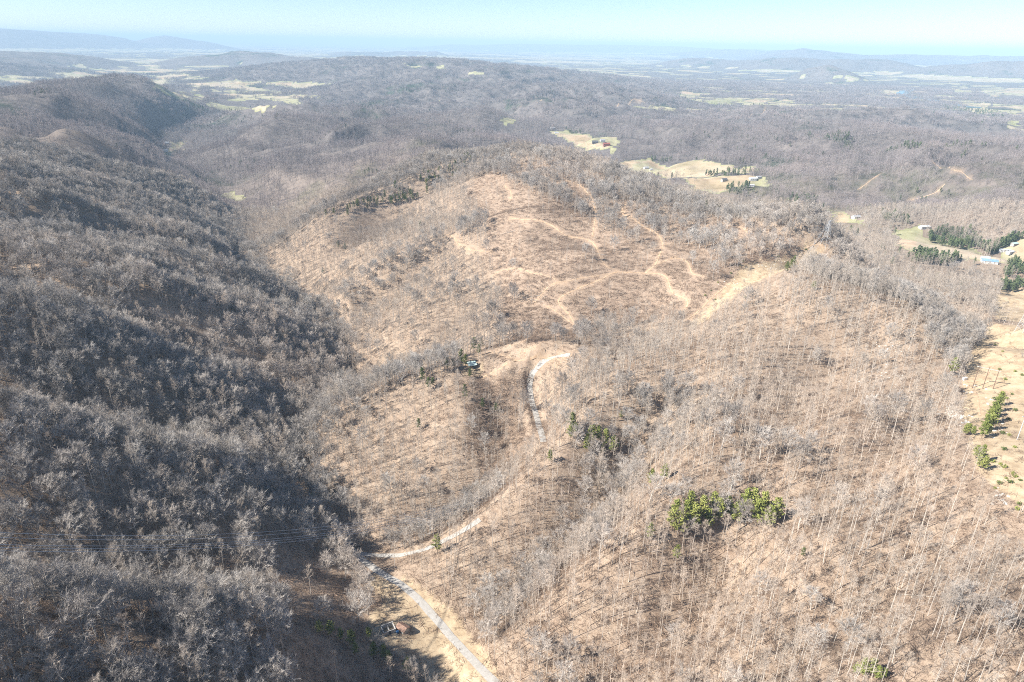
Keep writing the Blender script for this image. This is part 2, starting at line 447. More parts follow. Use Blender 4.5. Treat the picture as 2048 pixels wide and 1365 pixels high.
M_PINE = varied('pine_needles', (0.085, 0.12, 0.04), (0.12, 0.155, 0.05), (0.16, 0.19, 0.062), 1.2)
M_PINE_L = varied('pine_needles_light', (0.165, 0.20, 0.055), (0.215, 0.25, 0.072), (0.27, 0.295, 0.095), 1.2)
M_PINE_F = varied('pine_needles_far', (0.08, 0.115, 0.06), (0.105, 0.14, 0.068), (0.13, 0.165, 0.078), 1.2)
M_PTRUNK = varied('pine_bark', (0.16, 0.12, 0.09), (0.20, 0.15, 0.11), (0.24, 0.18, 0.14))

# ------------------------------------------------------------------ meshes
class MB:
    def __init__(s): s.v = []; s.f = []
    def tube(s, P, R, n=3, cap=False):
        P = [np.asarray(p, float) for p in P]; base = len(s.v)
        for i, p in enumerate(P):
            d = P[min(i + 1, len(P) - 1)] - P[max(i - 1, 0)]
            d = d / (np.linalg.norm(d) + 1e-9)
            a = np.cross(d, (0.31, 0.87, 0.12) if abs(d[2]) > 0.7 else (0, 0, 1.0)); a /= np.linalg.norm(a); b = np.cross(d, a)
            if i == len(P) - 1 and R[i] <= 0: s.v.append(tuple(p)); break
            for k in range(n):
                t = 2 * math.pi * k / n
                s.v.append(tuple(p + R[i] * (math.cos(t) * a + math.sin(t) * b)))
        for i in range(len(P) - 1):
            o = base + i * n
            if i == len(P) - 2 and R[-1] <= 0:
                for k in range(n): s.f.append((o + k, o + (k + 1) % n, o + n))
            else:
                for k in range(n): s.f.append((o + k, o + (k + 1) % n, o + n + (k + 1) % n, o + n + k))
        if cap and R[-1] > 0: s.f.append(tuple(base + (len(P) - 1) * n + k for k in range(n)))
    def twig(s, p, d, L, w):
        """a tapering twig: three thin sides"""
        s.tube([p, np.asarray(p) + np.asarray(d) * L], [w, 0], 3)
    def quad(s, c, a, b):
        i = len(s.v); c = np.asarray(c); s.v += [tuple(c - a - b), tuple(c + a - b), tuple(c + a + b), tuple(c - a + b)]; s.f.append((i, i + 1, i + 2, i + 3))
    def box(s, lo, hi):
        i = len(s.v); (x0, y0, z0), (x1, y1, z1) = lo, hi
        s.v += [(x0, y0, z0), (x1, y0, z0), (x1, y1, z0), (x0, y1, z0), (x0, y0, z1), (x1, y0, z1), (x1, y1, z1), (x0, y1, z1)]
        s.f += [(i, i + 3, i + 2, i + 1), (i + 4, i + 5, i + 6, i + 7), (i, i + 1, i + 5, i + 4), (i + 1, i + 2, i + 6, i + 5), (i + 2, i + 3, i + 7, i + 6), (i + 3, i, i + 4, i + 7)]
    def mesh(s, name, *mats):
        me = bpy.data.meshes.new(name); me.from_pydata(s.v, [], s.f)
        for m in mats: me.materials.append(m)
        me.update(); return me
def rv(s=1.0):
    return np.array([random.gauss(0, s), random.gauss(0, s), random.gauss(0, s)])
def unit(v):
    v = np.asarray(v, float); return v / (np.linalg.norm(v) + 1e-9)

def tree_parts(kind):
    """trunk and crown of a leafless hardwood"""
    T, C = MB(), MB()
    if kind == 'tall':
        H = random.uniform(17, 20.5); c0 = random.uniform(0.5, 0.62); lean = rv(0.35); lean[2] = 0
        top = np.array([lean[0] * 1.5, lean[1] * 1.5, H])
        pts = [np.array([0, 0, -1.2]), np.array([0, 0, 0.6])] + [top * t + rv(0.10) * (1, 1, 0) for t in (0.25, 0.5, 0.75)] + [top * 0.93]
        T.tube(pts, [0.23, 0.175, 0.145, 0.115, 0.075, 0.03], 5)
        nl_, l0, l1, subs, tw = 15, 1.8, 3.9, 5, 5
        up = 0.75
    elif kind == 'broad':
        H = random.uniform(14, 17.5); c0 = random.uniform(0.34, 0.44)
        top = np.array([random.gauss(0, .8), random.gauss(0, .8), H * 0.82])
        pts = [np.array([0, 0, -1.2]), np.array([0, 0, 0.6])] + [top * t + rv(0.2) * (1, 1, 0) for t in (0.3, 0.55, 0.8)] + [top]
        T.tube(pts, [0.38, 0.30, 0.25, 0.19, 0.11, 0.04], 5)
        nl_, l0, l1, subs, tw = 17, 3.4, 6.0, 8, 9
        up = 0.62
    else:                                                              # young
        H = random.uniform(8, 11.5); c0 = 0.35
        top = np.array([random.gauss(0, .4), random.gauss(0, .4), H * 0.9])
        pts = [np.array([0, 0, -0.8]), np.array([0, 0, 0.4])] + [top * t + rv(0.08) * (1, 1, 0) for t in (0.35, 0.7)] + [top]
        T.tube(pts, [0.14, 0.11, 0.09, 0.06, 0.02], 4)
        nl_, l0, l1, subs, tw = 10, 1.4, 2.8, 4, 3
        up = 0.7
    def on_trunk(t):
        z = t * top[2]
        for a, b in zip(pts[:-1], pts[1:]):
            if b[2] >= z: return a + (b - a) * max(0, (z - a[2]) / (b[2] - a[2] + 1e-6))
        return pts[-1]
    ga = random.uniform(0, 6.3)
    wt = 0.040 if kind == 'broad' else 0.021
    for k in range(nl_):
        t = c0 + (0.99 - c0) * (k / (nl_ - 1)) ** 0.85
        ga += 2.4 + random.uniform(-.4, .4)
        s = (t - c0) / (1 - c0)
        L = (l1 * (1 - s * 0.55) if kind != 'broad' else l1 * (1 - 0.35 * abs(s - 0.3))) * random.uniform(0.75, 1.1)
        L = max(L, l0 * 0.8)
        d = unit((math.cos(ga) * (1 - up * (0.4 + 0.6 * s)), math.sin(ga) * (1 - up * (0.4 + 0.6 * s)), up * (0.55 + 0.6 * s)))
        p0 = on_trunk(t); p1 = p0 + d * L * 0.5 + rv(0.12) * L * 0.5; p2 = p1 + unit(d + np.array([0, 0, 0.25]) + rv(0.15)) * L * 0.5
        r = (0.055 if kind == 'broad' else 0.042) * L / 3.2
        C.tube([p0, p1, p2], [r, r * 0.62, r * 0.25], 3)
        for j in range(subs + (2 if kind == 'broad' else 0)):
            q = random.uniform(0.3, 1.0)
            b0 = p0 + (p1 - p0) * min(1, q * 2) if q < 0.5 else p1 + (p2 - p1) * (q * 2 - 1)
            bd = unit(d + rv(0.55) + np.array([0, 0, 0.2])); bl = L * random.uniform(0.28, 0.5)
            b1 = b0 + bd * bl
            C.tube([b0, b1], [r * 0.45, 0.02], 3)
            for _ in range(tw):
                u_ = random.uniform(0.25, 1.0)
                C.twig(b0 + (b1 - b0) * u_, unit(bd + rv(0.6) + np.array([0, 0, 0.15])), random.uniform(0.7, 1.5) * (1.15 if kind == 'broad' else 0.9), wt)
        for _ in range(3): C.twig(p2, unit(d + rv(0.5)), random.uniform(0.7, 1.3), wt)
    return T, C
def joined(T, C, name, m0, m1):
    B = MB(); B.v = T.v + C.v; o = len(T.v); B.f = T.f + [tuple(i + o for i in f) for f in C.f]
    me = B.mesh(name, m0, m1)
    me.polygons.foreach_set('material_index', np.array([0] * len(T.f) + [1] * len(C.f), dtype=np.int32)); return me
def far_tree(name):
    T, C = MB(), MB(); H = random.uniform(13, 18)
    T.tube([(0, 0, -1), (random.gauss(0, .4), random.gauss(0, .4), H * 0.85)], [0.26, 0.07], 3)
    for k in range(30):
        z = random.uniform(0.42, 1.0); a = random.uniform(0, 6.28); rr = 3.8 * math.sqrt(max(0, 1 - ((z - 0.62) / 0.42) ** 2)) * math.sqrt(random.random())
        p = np.array([math.cos(a) * rr, math.sin(a) * rr, z * H])
        C.twig(p - (0, 0, 0.8), unit((math.cos(a) * 0.6, math.sin(a) * 0.6, 0.7) + rv(0.4)), random.uniform(2.0, 3.2), 0.13)
    return joined(T, C, name, M_FTRUNK, M_FTWIG)
def far_clump(name, R=12.0, nt=7):
    T, C = MB(), MB()
    for i in range(nt):
        a = random.uniform(0, 6.28); q = R * math.sqrt(random.random()); c = np.array([math.cos(a) * q, math.sin(a) * q, 0]); H = random.uniform(11, 17)
        T.tube([c - (0, 0, 3), c + (0, 0, H * 0.8)], [0.3, 0.1], 3)
        for k in range(9):
            z = random.uniform(0.4, 1.0); b = random.uniform(0, 6.28); rr = random.uniform(0, 3.6)
            C.twig(c + (math.cos(b) * rr, math.sin(b) * rr, z * H - 1.5), unit((math.cos(b) * .6, math.sin(b) * .6, .7) + rv(.4)), random.uniform(2.5, 4.0), 0.42)
    return joined(T, C, name, M_FTRUNK, M_FTWIG)
def brush(name):
    C = MB()
    for _ in range(16):
        p = np.array([random.gauss(0, 1.0), random.gauss(0, 1.0), -0.1]); C.twig(p, unit(rv(0.5) + np.array([0, 0, 0.9])), random.uniform(0.7, 2.2), 0.035)
    for _ in range(3):
        a = random.uniform(0, 6.28); p = np.array([random.gauss(0, .8), random.gauss(0, .8), 0.25]); L = random.uniform(1, 3.0)
        C.tube([p, p + (math.cos(a) * L, math.sin(a) * L, random.uniform(-.1, .3))], [0.07, 0.04], 3)
    return C.mesh(name, M_BRUSH)
def pine_parts(H, W, n, dense=1.0, seg=0.55):
    """trunk and crown of a pine: whorls of needle sprays"""
    T, C = MB(), MB()
    T.tube([(0, 0, -1), (random.gauss(0, .1), random.gauss(0, .1), H * 0.5), (random.gauss(0, .25), random.gauss(0, .25), H * 0.97)], [0.2, 0.13, 0.02], 5)
    nb = int(16 * dense)
    for k in range(nb):
        t = 0.28 + 0.70 * k / (nb - 1); a = k * 2.4 + random.uniform(-.3, .3)
        L = W * (1.05 - t) ** 0.65 * random.uniform(0.7, 1.15) * min(1, 0.55 + (t - 0.28) * 3)
        d = unit((math.cos(a), math.sin(a), 0.15 + 0.5 * t)); p0 = np.array([0, 0, H * t]); p1 = p0 + d * L
        T.tube([p0, p1], [0.05, 0.015], 3)
        for j in range(n):
            q = random.uniform(0.25, 1.05); c = p0 + d * L * q + rv(0.38) * (1, 1, 0.7)
            sz = seg * random.uniform(0.6, 1.25)
            u_ = unit(rv()); w_ = unit(np.cross(u_, rv())); i = len(C.v)
            C.v += [tuple(c + u_ * sz), tuple(c - u_ * sz * .5 + w_ * sz * .75), tuple(c - u_ * sz * .5 - w_ * sz * .75), tuple(c + np.cross(u_, w_) * sz * .7)]
            C.f += [(i, i + 1, i + 3), (i + 1, i + 2, i + 3), (i + 2, i, i + 3)]
    for _ in range(6):
        c = np.array([0, 0, H * 0.98]) + rv(0.25); u_ = unit(rv()); w_ = unit(np.cross(u_, rv())); i = len(C.v); sz = seg * .8
        C.v += [tuple(c + u_ * sz), tuple(c - u_ * sz * .5 + w_ * sz * .7), tuple(c - u_ * sz * .5 - w_ * sz * .7), tuple(c + np.cross(u_, w_) * sz * .7)]
        C.f += [(i, i + 1, i + 3), (i + 1, i + 2, i + 3), (i + 2, i, i + 3)]
    return T, C

# ------------------------------------------------------------------ tagging
def put(name, me, loc=(0, 0, 0), rz=0.0, sc=1.0, parent=None):
    o = bpy.data.objects.new(name, me); COL.objects.link(o)
    o.location = loc; o.rotation_euler = (0, 0, rz); o.scale = (sc, sc, sc) if np.isscalar(sc) else sc
    if parent is not None: o.parent = parent
    return o
def tag(o, label=None, cat=None, group=None, kind=None):
    if label: o['label'] = label
    if cat: o['category'] = cat
    if group: o['group'] = group
    if kind: o['kind'] = kind
    return o
def scatter(name, pts, rz, sc, idx, meshes):
    """one object: a mass of plants standing at the points"""
    me = bpy.data.meshes.new(name)
    me.vertices.add(len(pts)); me.vertices.foreach_set('co', np.asarray(pts, np.float32).ravel())
    for nm, t, dat in (('turn', 'FLOAT', rz), ('size', 'FLOAT', sc), ('pick', 'INT', idx)):
        at = me.attributes.new(nm, t, 'POINT'); at.data.foreach_set('value', np.asarray(dat, np.int32 if t == 'INT' else np.float32))
    for m in (M_TRUNK, M_TWIG): me.materials.append(m)
    o = bpy.data.objects.new(name, me); COL.objects.link(o)
    ng = bpy.data.node_groups.new(name, 'GeometryNodeTree')
    ng.interface.new_socket('Geometry', in_out='INPUT', socket_type='NodeSocketGeometry'); ng.interface.new_socket('Geometry', in_out='OUTPUT', socket_type='NodeSocketGeometry')
    L = ng.links; gi = ng.nodes.new('NodeGroupInput'); go = ng.nodes.new('NodeGroupOutput')
    jn = ng.nodes.new('GeometryNodeJoinGeometry')
    for m in meshes:
        so = bpy.data.objects.new(m.name + '_source', m)
        oi = ng.nodes.new('GeometryNodeObjectInfo'); oi.inputs['Object'].default_value = so; oi.inputs['As Instance'].default_value = True
        L.new(oi.outputs['Geometry'], jn.inputs[0])
    ip = ng.nodes.new('GeometryNodeInstanceOnPoints'); ip.inputs['Pick Instance'].default_value = True
    def at(nm, t):
        a = ng.nodes.new('GeometryNodeInputNamedAttribute'); a.data_type = t; a.inputs['Name'].default_value = nm; return a.outputs['Attribute']
    cx = ng.nodes.new('ShaderNodeCombineXYZ'); L.new(at('turn', 'FLOAT'), cx.inputs['Z'])
    L.new(gi.outputs[0], ip.inputs['Points']); L.new(jn.outputs[0], ip.inputs['Instance']); L.new(at('pick', 'INT'), ip.inputs['Instance Index'])
    L.new(cx.outputs[0], ip.inputs['Rotation']); L.new(at('size', 'FLOAT'), ip.inputs['Scale'])
    L.new(ip.outputs[0], go.inputs[0])
    md = o.modifiers.new('scatter', 'NODES'); md.node_group = ng
    o['kind'] = 'stuff'
    return o
# ------------------------------------------------------------------ what covers the ground
def inpoly(P, x, y):
    P = np.asarray(P); r = np.zeros(np.shape(x), bool); j = len(P) - 1
    for i in range(len(P)):
        xi, yi, xj, yj = P[i, 0], P[i, 1], P[j, 0], P[j, 1]
        c = ((yi > y) != (yj > y)) & (x < (xj - xi) * (y - yi) / (yj - yi + 1e-12) + xi)
        r ^= c; j = i
    return r
def region(px): return hits(px)[:, :2]
CUT = region([(985, 318), (1060, 309), (1150, 324), (1250, 364), (1400, 428), (1560, 470), (1620, 485), (1500, 530), (1420, 590), (1375, 635), (1270, 650), (1180, 672), (1060, 690), (1010, 640), (1000, 560), (960, 520), (975, 440), (930, 400)])
ROW_TOP = region([(1375, 650), (1440, 580), (1500, 524), (1560, 510), (1610, 484), (1655, 492), (1640, 506), (1570, 540), (1500, 570), (1430, 625), (1395, 655)])
ROW_R = region([(1972, 652), (2040, 652), (2120, 700), (2200, 900), (2120, 1060), (2040, 1020), (1990, 985), (1945, 930), (1915, 850), (1920, 775), (1945, 720)])
ROW_R2 = region([(1985, 600), (2010, 578), (2100, 575), (2150, 650), (2048, 648), (1990, 640)])
MEADOW = region([(742, 1150), (790, 1165), (850, 1215), (915, 1275), (985, 1350), (1030, 1400), (880, 1400), (830, 1330), (790, 1300), (735, 1270), (735, 1225), (770, 1200), (735, 1175)])
VERGE = region([(800, 1150), (840, 1160), (880, 1200), (925, 1240), (965, 1290), (1000, 1340), (1030, 1400), (1000, 1400), (940, 1320), (880, 1250), (830, 1195)])
PAD = region([(920, 728), (945, 722), (968, 736), (958, 752), (928, 754)])
SCRUB_SHADE = region([(950, 758), (1045, 745), (1050, 830), (1064, 880), (1040, 930), (1000, 970), (962, 925), (925, 860), (918, 800)])
FIELDS_PX = [
    [(1097, 262), (1135, 258), (1180, 272), (1238, 290), (1233, 306), (1170, 302), (1140, 284)],
    [(1000, 240), (1035, 240), (1030, 247), (1005, 246)],
    [(1240, 325), (1300, 319), (1400, 320), (1440, 328), (1505, 334), (1500, 347), (1400, 356), (1330, 354), (1265, 348)],
    [(1365, 358), (1440, 352), (1525, 354), (1535, 372), (1440, 388), (1385, 380)],
    [(1646, 420), (1690, 431), (1727, 440), (1722, 453), (1680, 446)],
    [(1780, 460), (1850, 474), (1960, 506), (1990, 523), (1900, 514), (1830, 504), (1800, 490)],
    [(1970, 516), (2000, 496), (2060, 482), (2070, 545), (2010, 530)],
    [(1805, 458), (1852, 454), (1852, 468), (1815, 471)],
    [(326, 302), (345, 288), (372, 283), (348, 306), (345, 322), (334, 322)],
    [(455, 385), (490, 392), (480, 404), (462, 400)],
    [(300, 160), (335, 159), (330, 168), (300, 168)], [(306, 177), (400, 173), (398, 182), (318, 185)], [(322, 188), (410, 188), (402, 202), (345, 196)],
    [(430, 207), (500, 191), (575, 193), (605, 205), (560, 212), (500, 226), (470, 217)], [(420, 176), (470, 174), (470, 183), (425, 184)],
    [(1350, 186), (1400, 190), (1480, 196), (1590, 200), (1590, 209), (1470, 212), (1440, 206), (1370, 196)],
    [(1640, 215), (1690, 216), (1690, 221), (1650, 220)],
    [(1910, 205), (2060, 212), (2060, 230), (1980, 222)], [(1960, 182), (2060, 176), (2060, 196), (1985, 194)], [(1900, 210), (1990, 228), (1960, 228)],
    [(1980, 250), (2010, 252), (2025, 240), (2040, 262), (2000, 260)],
    [(800, 128), (850, 129), (900, 132), (890, 138), (830, 136)], [(935, 146), (965, 145), (965, 150), (940, 150)],
    [(1900, 165), (1930, 168), (1945, 185), (1910, 186)], [(1660, 155), (1720, 158), (1780, 165), (1700, 166)]]
FIELDS = [region(p) for p in FIELDS_PX]
def coverage(x, y, z):
    """shares of open field, right-of-way grass, cutover brush and shade-tinted scrub at points"""
    r = np.hypot(x, y)
    w1 = fbm(x, y, 40.0, 2, 41) * 6; w2 = fbm(x, y, 40.0, 2, 43) * 6
    xx, yy = x + w1, y + w2
    field = np.zeros(x.shape)
    fx_, fy_ = xx + fbm(x, y, 22.0, 2, 48) * 9, yy + fbm(x, y, 22.0, 2, 49) * 9
    for P in FIELDS: field = np.maximum(field, inpoly(P, fx_, fy_))
    field = np.where((x < -150) & (r < 2600) & (z > -262), 0, field)
    # patchwork of farms on the plain
    ca, sa = math.cos(0.5), math.sin(0.5)
    wx = x + fbm(x, y, 900.0, 2, 45) * 160; wy = y + fbm(x, y, 900.0, 2, 46) * 160
    px_, py_ = (wx * ca - wy * sa) / 180.0, (wx * sa + wy * ca) / 130.0
    h = hash2(np.floor(px_), np.floor(py_), 77)
    farm = sstep(-0.05, 0.5, fbm(x, y, 2300.0, 3, 51) + 0.15)
    plain = (z < -268 + 18 * sstep(5000, 9000, r)) & (r > 3300)
    cx_, cy_ = xx * 0.8 - yy * 0.6, xx * 0.6 + yy * 0.8
    g1 = 95.0 + 0.012 * r; h1 = hash2(np.floor(cx_ / g1), np.floor(cy_ / (g1 * 0.7)), 78)
    edge = np.minimum(np.minimum(cx_ / g1 % 1, 1 - cx_ / g1 % 1) * g1, np.minimum(cy_ / g1 / .7 % 1, 1 - cy_ / g1 / .7 % 1) * g1 * .7)
    field = field * ((r < 2600) | ((h1 < 0.85) & ((edge > 5 + 0.0012 * r) | (h1 < 0.15)))) * (0.55 + 0.45 * h1)
    field = np.maximum(field, (plain & (h < 0.14 + 0.44 * farm)) * (0.55 + 0.45 * hash2(np.floor(px_), np.floor(py_), 79)))
    bx_, by_ = wx / 1500.0, wy / 1500.0; hb = hash2(np.floor(bx_), np.floor(by_), 83)
    field = np.where((r > 9000) & (z < -262) & (hb < 0.38) & (hash2(np.floor(px_ / 2), np.floor(py_ / 2), 84) < 0.75), 0.7 + 0.3 * hb, field)
    row = np.zeros(x.shape)
    for P in (ROW_TOP, ROW_R, ROW_R2, MEADOW, PAD, VERGE): row = np.maximum(row, inpoly(P, x + w1 * .5, y + w2 * .5))
    cut = inpoly(CUT, xx, yy) * 1.0
    ww = fbm(x, y, 14.0, 3, 47) * 9
    scrub_shade = inpoly(SCRUB_SHADE, xx + ww * 1.6, yy - ww * 1.6) * 1.0
    return field, row, cut, scrub_shade
def side_of_creek(x, y):
    d, sd, hz, al = line_dist(cr[::2], x, y)
    return sd * d
TRACKS_PX = [
    ([(1112, 716), (1085, 715), (1060, 718), (1035, 722), (1005, 735), (985, 745), (965, 755)], 2.6),
    ([(1035, 722), (1010, 713), (985, 706), (955, 712), (935, 722), (930, 735)], 2.0),
    ([(1018, 692), (1050, 682), (1085, 677), (1120, 677)], 2.0), ([(1042, 708), (1058, 700), (1078, 689), (1100, 680)], 2.0),
    ([(1130, 657), (1150, 655), (1140, 632), (1118, 608), (1122, 595), (1150, 580), (1200, 560), (1235, 545), (1290, 547), (1330, 553), (1345, 585), (1375, 603), (1366, 622)], 3.0),
    ([(1290, 547), (1310, 530), (1325, 495), (1320, 475), (1295, 458), (1255, 432), (1245, 420), (1255, 405)], 3.6),
    ([(1238, 545), (1205, 525), (1185, 485), (1130, 470), (1100, 450), (1060, 440), (1020, 437)], 3.2),
    ([(1290, 545), (1330, 522), (1352, 517), (1375, 525), (1385, 548), (1405, 552)], 3.0),
    ([(1328, 490), (1390, 488), (1430, 500)], 2.2), ([(1185, 472), (1192, 430), (1185, 400), (1165, 375), (1130, 360)], 2.6),
    ([(1070, 605), (1100, 572), (1140, 562), (1200, 551), (1236, 545)], 2.0), ([(1090, 612), (1115, 625), (1150, 652)], 2.2),
    ([(1010, 370), (1022, 385), (1020, 402)], 3.0), ([(980, 555), (1010, 540), (1060, 545), (1110, 560)], 1.8), ([(890, 470), (940, 500), (990, 505)], 1.6),
    ([(1375, 640), (1440, 582), (1490, 562), (1560, 545), (1600, 515), (1655, 491)], 2.6), ([(1470, 448), (1490, 460), (1495, 470)], 2.0),
    ([(1975, 650), (2000, 660), (2047, 690), (2090, 715)], 2.4), ([(2060, 706), (2010, 722), (1985, 735), (1965, 760), (1925, 765)], 2.4),
    ([(1925, 765), (1950, 785), (1957, 810), (1960, 832)], 2.2), ([(1975, 768), (2047, 800), (2100, 830)], 2.2), ([(2000, 560), (2047, 553)], 2.0),
    ([(1865, 322), (1900, 335), (1925, 345), (1945, 360)], 4.0), ([(1890, 368), (1872, 385), (1840, 396), (1815, 402)], 4.0), ([(1760, 348), (1740, 362), (1715, 380)], 3.0),
    ([(1040, 214), (1075, 205), (1098, 198)], 5.0), ([(1230, 214), (1260, 206), (1290, 205)], 5.0), ([(1500, 232), (1530, 220)], 5.0),
    ([(400, 572), (450, 577), (500, 582)], 2.4), ([(300, 635), (400, 650), (530, 665)], 2.0), ([(220, 742), (320, 752), (430, 757)], 2.4), ([(470, 502), (478, 512), (488, 522)], 3.5),
    ([(640, 752), (660, 735), (650, 700)], 2.2)]
TRACKS = [(hits(p), w) for p, w in TRACKS_PX]
def spline(P, step):
    """evenly spaced points along a smoothed polyline"""
    P = np.asarray(P, float)[:, :2]
    Q = []
    n = len(P)
    for i in range(n - 1):
        p0, p1, p2, p3 = P[max(i - 1, 0)], P[i], P[i + 1], P[min(i + 2, n - 1)]
        m = max(2, int(np.hypot(*(p2 - p1)) / step))
        for k in range(m):
            t = k / m
            Q.append(0.5 * ((2 * p1) + (-p0 + p2) * t + (2 * p0 - 5 * p1 + 4 * p2 - p3) * t * t + (-p0 + 3 * p1 - 3 * p2 + p3) * t ** 3))
    Q.append(P[-1]); return np.array(Q)
ROAD = spline(hits(ROAD_PX), 2.5); LANE = spline(hits(LANE_PX), 2.5); UPPER = spline(hits(UPPER_PX), 2.5)
TRK = [(spline(P, 3.0), w) for P, w in TRACKS]
def open_way(x, y):
    """distance to the nearest road or track edge"""
    d = np.full(np.shape(x), 1e9)
    for Q, w in [(ROAD, 2.2), (LANE, 2.0), (UPPER, 2.2)] + TRK:
        lo = Q.min(0) - 30; hi = Q.max(0) + 30
        m = (x > lo[0]) & (x < hi[0]) & (y > lo[1]) & (y < hi[1])
        if not m.any(): continue
        step = max(1, len(Q) // 40); q = Q[::step]
        if not np.array_equal(q[-1], Q[-1]): q = np.vstack([q, Q[-1]])
        dd, _, _, _ = line_dist(np.column_stack([q, np.zeros(len(q))]), x[m], y[m])
        d[m] = np.minimum(d[m], dd - w * 0.5)
    return d

# ------------------------------------------------------------------ ground sheet
me = bpy.data.meshes.new('ground')
V = np.stack([XG, YG, ZG + CAMZ], -1).reshape(-1, 3).astype(np.float32)
ii = (np.arange(NR - 1)[:, None] * NA + np.arange(NA - 1)[None]).ravel()
Fq = np.stack([ii, ii + 1, ii + NA + 1, ii + NA], 1)
me.vertices.add(len(V)); me.vertices.foreach_set('co', V.ravel())
me.loops.add(len(Fq) * 4); me.loops.foreach_set('vertex_index', Fq.ravel().astype(np.int32))
me.polygons.add(len(Fq)); me.polygons.foreach_set('loop_start', np.arange(0, len(Fq) * 4, 4, dtype=np.int32))
me.polygons.foreach_set('use_smooth', np.ones(len(Fq), bool))
field, row, cut, scrub_shade = coverage(XG, YG, ZG)
way = open_way(XG, YG)
dirt = 0.5 * (1 - sstep(-0.4, 1.3, way))
dirt = np.maximum(dirt, 0.4 * inpoly(region([(1090, 722), (1110, 708), (1150, 704), (1165, 722), (1130, 738), (1100, 735)]), XG, YG))
far = sstep(700, 1700, RNG) * (1 - cut)
plainf = sstep(-262, -284, -(-ZG)) * 1.0
for nm, a in (('field', field), ('grass', row), ('cutover', cut), ('scrub_shade', scrub_shade), ('dirt', dirt), ('far', far)):
    at = me.attributes.new(nm, 'FLOAT', 'POINT'); at.data.foreach_set('value', a.astype(np.float32).ravel())
me.update(calc_edges=True)
ground = put('ground', me); ground['kind'] = 'structure'
m, nt, b = new_mat('leaf_litter')
b.inputs['Roughness'].default_value = 1.0; b.inputs['Specular IOR Level'].default_value = 0.05
def attr(nm): return N(nt, 'ShaderNodeAttribute', attribute_name=nm).outputs['Fac']
geo = N(nt, 'ShaderNodeNewGeometry')
def noise(scale, detail=4.0, rough=0.6, dist=0.0):
    n = N(nt, 'ShaderNodeTexNoise', Scale=scale, Detail=detail, Roughness=rough, Distortion=dist); nt.links.new(geo.outputs['Position'], n.inputs['Vector']); return n.outputs['Fac']
n_small, n_mid, n_big, n_huge = noise(0.9, 5, 0.75), noise(0.12, 5, 0.65), noise(0.02, 4), noise(0.0045, 5, 0.6)
litter = ramp(nt, n_small, [(0.28, (0.11, 0.076, 0.053)), (0.5, (0.315, 0.24, 0.178)), (0.75, (0.49, 0.395, 0.305))])
litter = mix(nt, 0.45, litter, ramp(nt, n_mid, [(0.3, (0.23, 0.16, 0.115)), (0.55, (0.325, 0.25, 0.186)), (0.8, (0.43, 0.345, 0.262))]))
brushc = ramp(nt, noise(0.35, 5, 0.7), [(0.3, (0.19, 0.125, 0.09)), (0.5, (0.30, 0.22, 0.165)), (0.72, (0.44, 0.35, 0.265))])
c = mix(nt, attr('cutover'), litter, mix(nt, 0.5, litter, brushc))
sm_ = N(nt, 'ShaderNodeMath', operation='MULTIPLY'); nt.links.new(attr('scrub_shade'), sm_.inputs[0]); sm_.inputs[1].default_value = 0.6
c = mix(nt, sm_.outputs[0], c, ramp(nt, noise(0.4, 5, 0.7), [(0.3, (0.16, 0.11, 0.08)), (0.7, (0.30, 0.22, 0.16))]))  # reddish brush colour, darkened to paint in the shade of the hollow's slope
wood = ramp(nt, n_huge, [(0.3, (0.09, 0.085, 0.085)), (0.5, (0.14, 0.125, 0.122)), (0.7, (0.18, 0.155, 0.145))])
wood = mix(nt, 0.5, wood, ramp(nt, noise(0.03, 5, 0.7), [(0.35, (0.07, 0.062, 0.058)), (0.65, (0.21, 0.18, 0.16))]))
ever = ramp(nt, noise(0.0025, 6, 0.7, 0.4), [(0.56, (0, 0, 0)), (0.64, (1, 1, 1))])
wood = mix(nt, ever, wood, (0.045, 0.06, 0.04))
c = mix(nt, attr('far'), c, wood)
grass = ramp(nt, noise(0.16, 6, 0.72), [(0.25, (0.23, 0.165, 0.105)), (0.5, (0.40, 0.31, 0.205)), (0.75, (0.53, 0.425, 0.295))])
c = mix(nt, attr('grass'), c, grass)
fieldc = ramp(nt, noise(0.009, 4, 0.55), [(0.3, (0.29, 0.265, 0.175)), (0.5, (0.37, 0.325, 0.235)), (0.7, (0.44, 0.365, 0.28))])
fieldm = N(nt, 'ShaderNodeMath', operation='GREATER_THAN'); nt.links.new(attr('field'), fieldm.inputs[0]); fieldm.inputs[1].default_value = 0.3
fieldc = mix(nt, 1.0, fieldc, ramp(nt, attr('field'), [(0.55, (0.85, 0.95, 0.75)), (0.75, (1.0, 1.0, 1.0)), (1.0, (1.1, 0.95, 0.9))]), 'MULTIPLY')
fieldc = mix(nt, 1.0, fieldc, ramp(nt, noise(0.045, 6, 0.75), [(0.3, (0.62, 0.60, 0.55)), (0.5, (0.95, 0.95, 0.92)), (0.7, (1.12, 1.1, 1.08))]), 'MULTIPLY')
c = mix(nt, fieldm.outputs[0], c, fieldc)
soil = ramp(nt, noise(0.5, 5, 0.7), [(0.3, (0.34, 0.215, 0.125)), (0.55, (0.45, 0.32, 0.21)), (0.8, (0.52, 0.42, 0.31))])
nd = N(nt, 'ShaderNodeMath', operation='MULTIPLY'); nt.links.new(attr('dirt'), nd.inputs[0])
nt.links.new(ramp(nt, noise(0.3, 4, 0.7), [(0.35, (0.25,) * 3), (0.55, (1.0,) * 3)]), nd.inputs[1])
c = mix(nt, nd.outputs[0], c, soil)
nt.links.new(c, b.inputs['Base Color'])
bp = N(nt, 'ShaderNodeBump', Strength=0.5, Distance=0.4); nt.links.new(n_small, bp.inputs['Height']); nt.links.new(bp.outputs[0], b.inputs['Normal'])
me.materials.append(m)

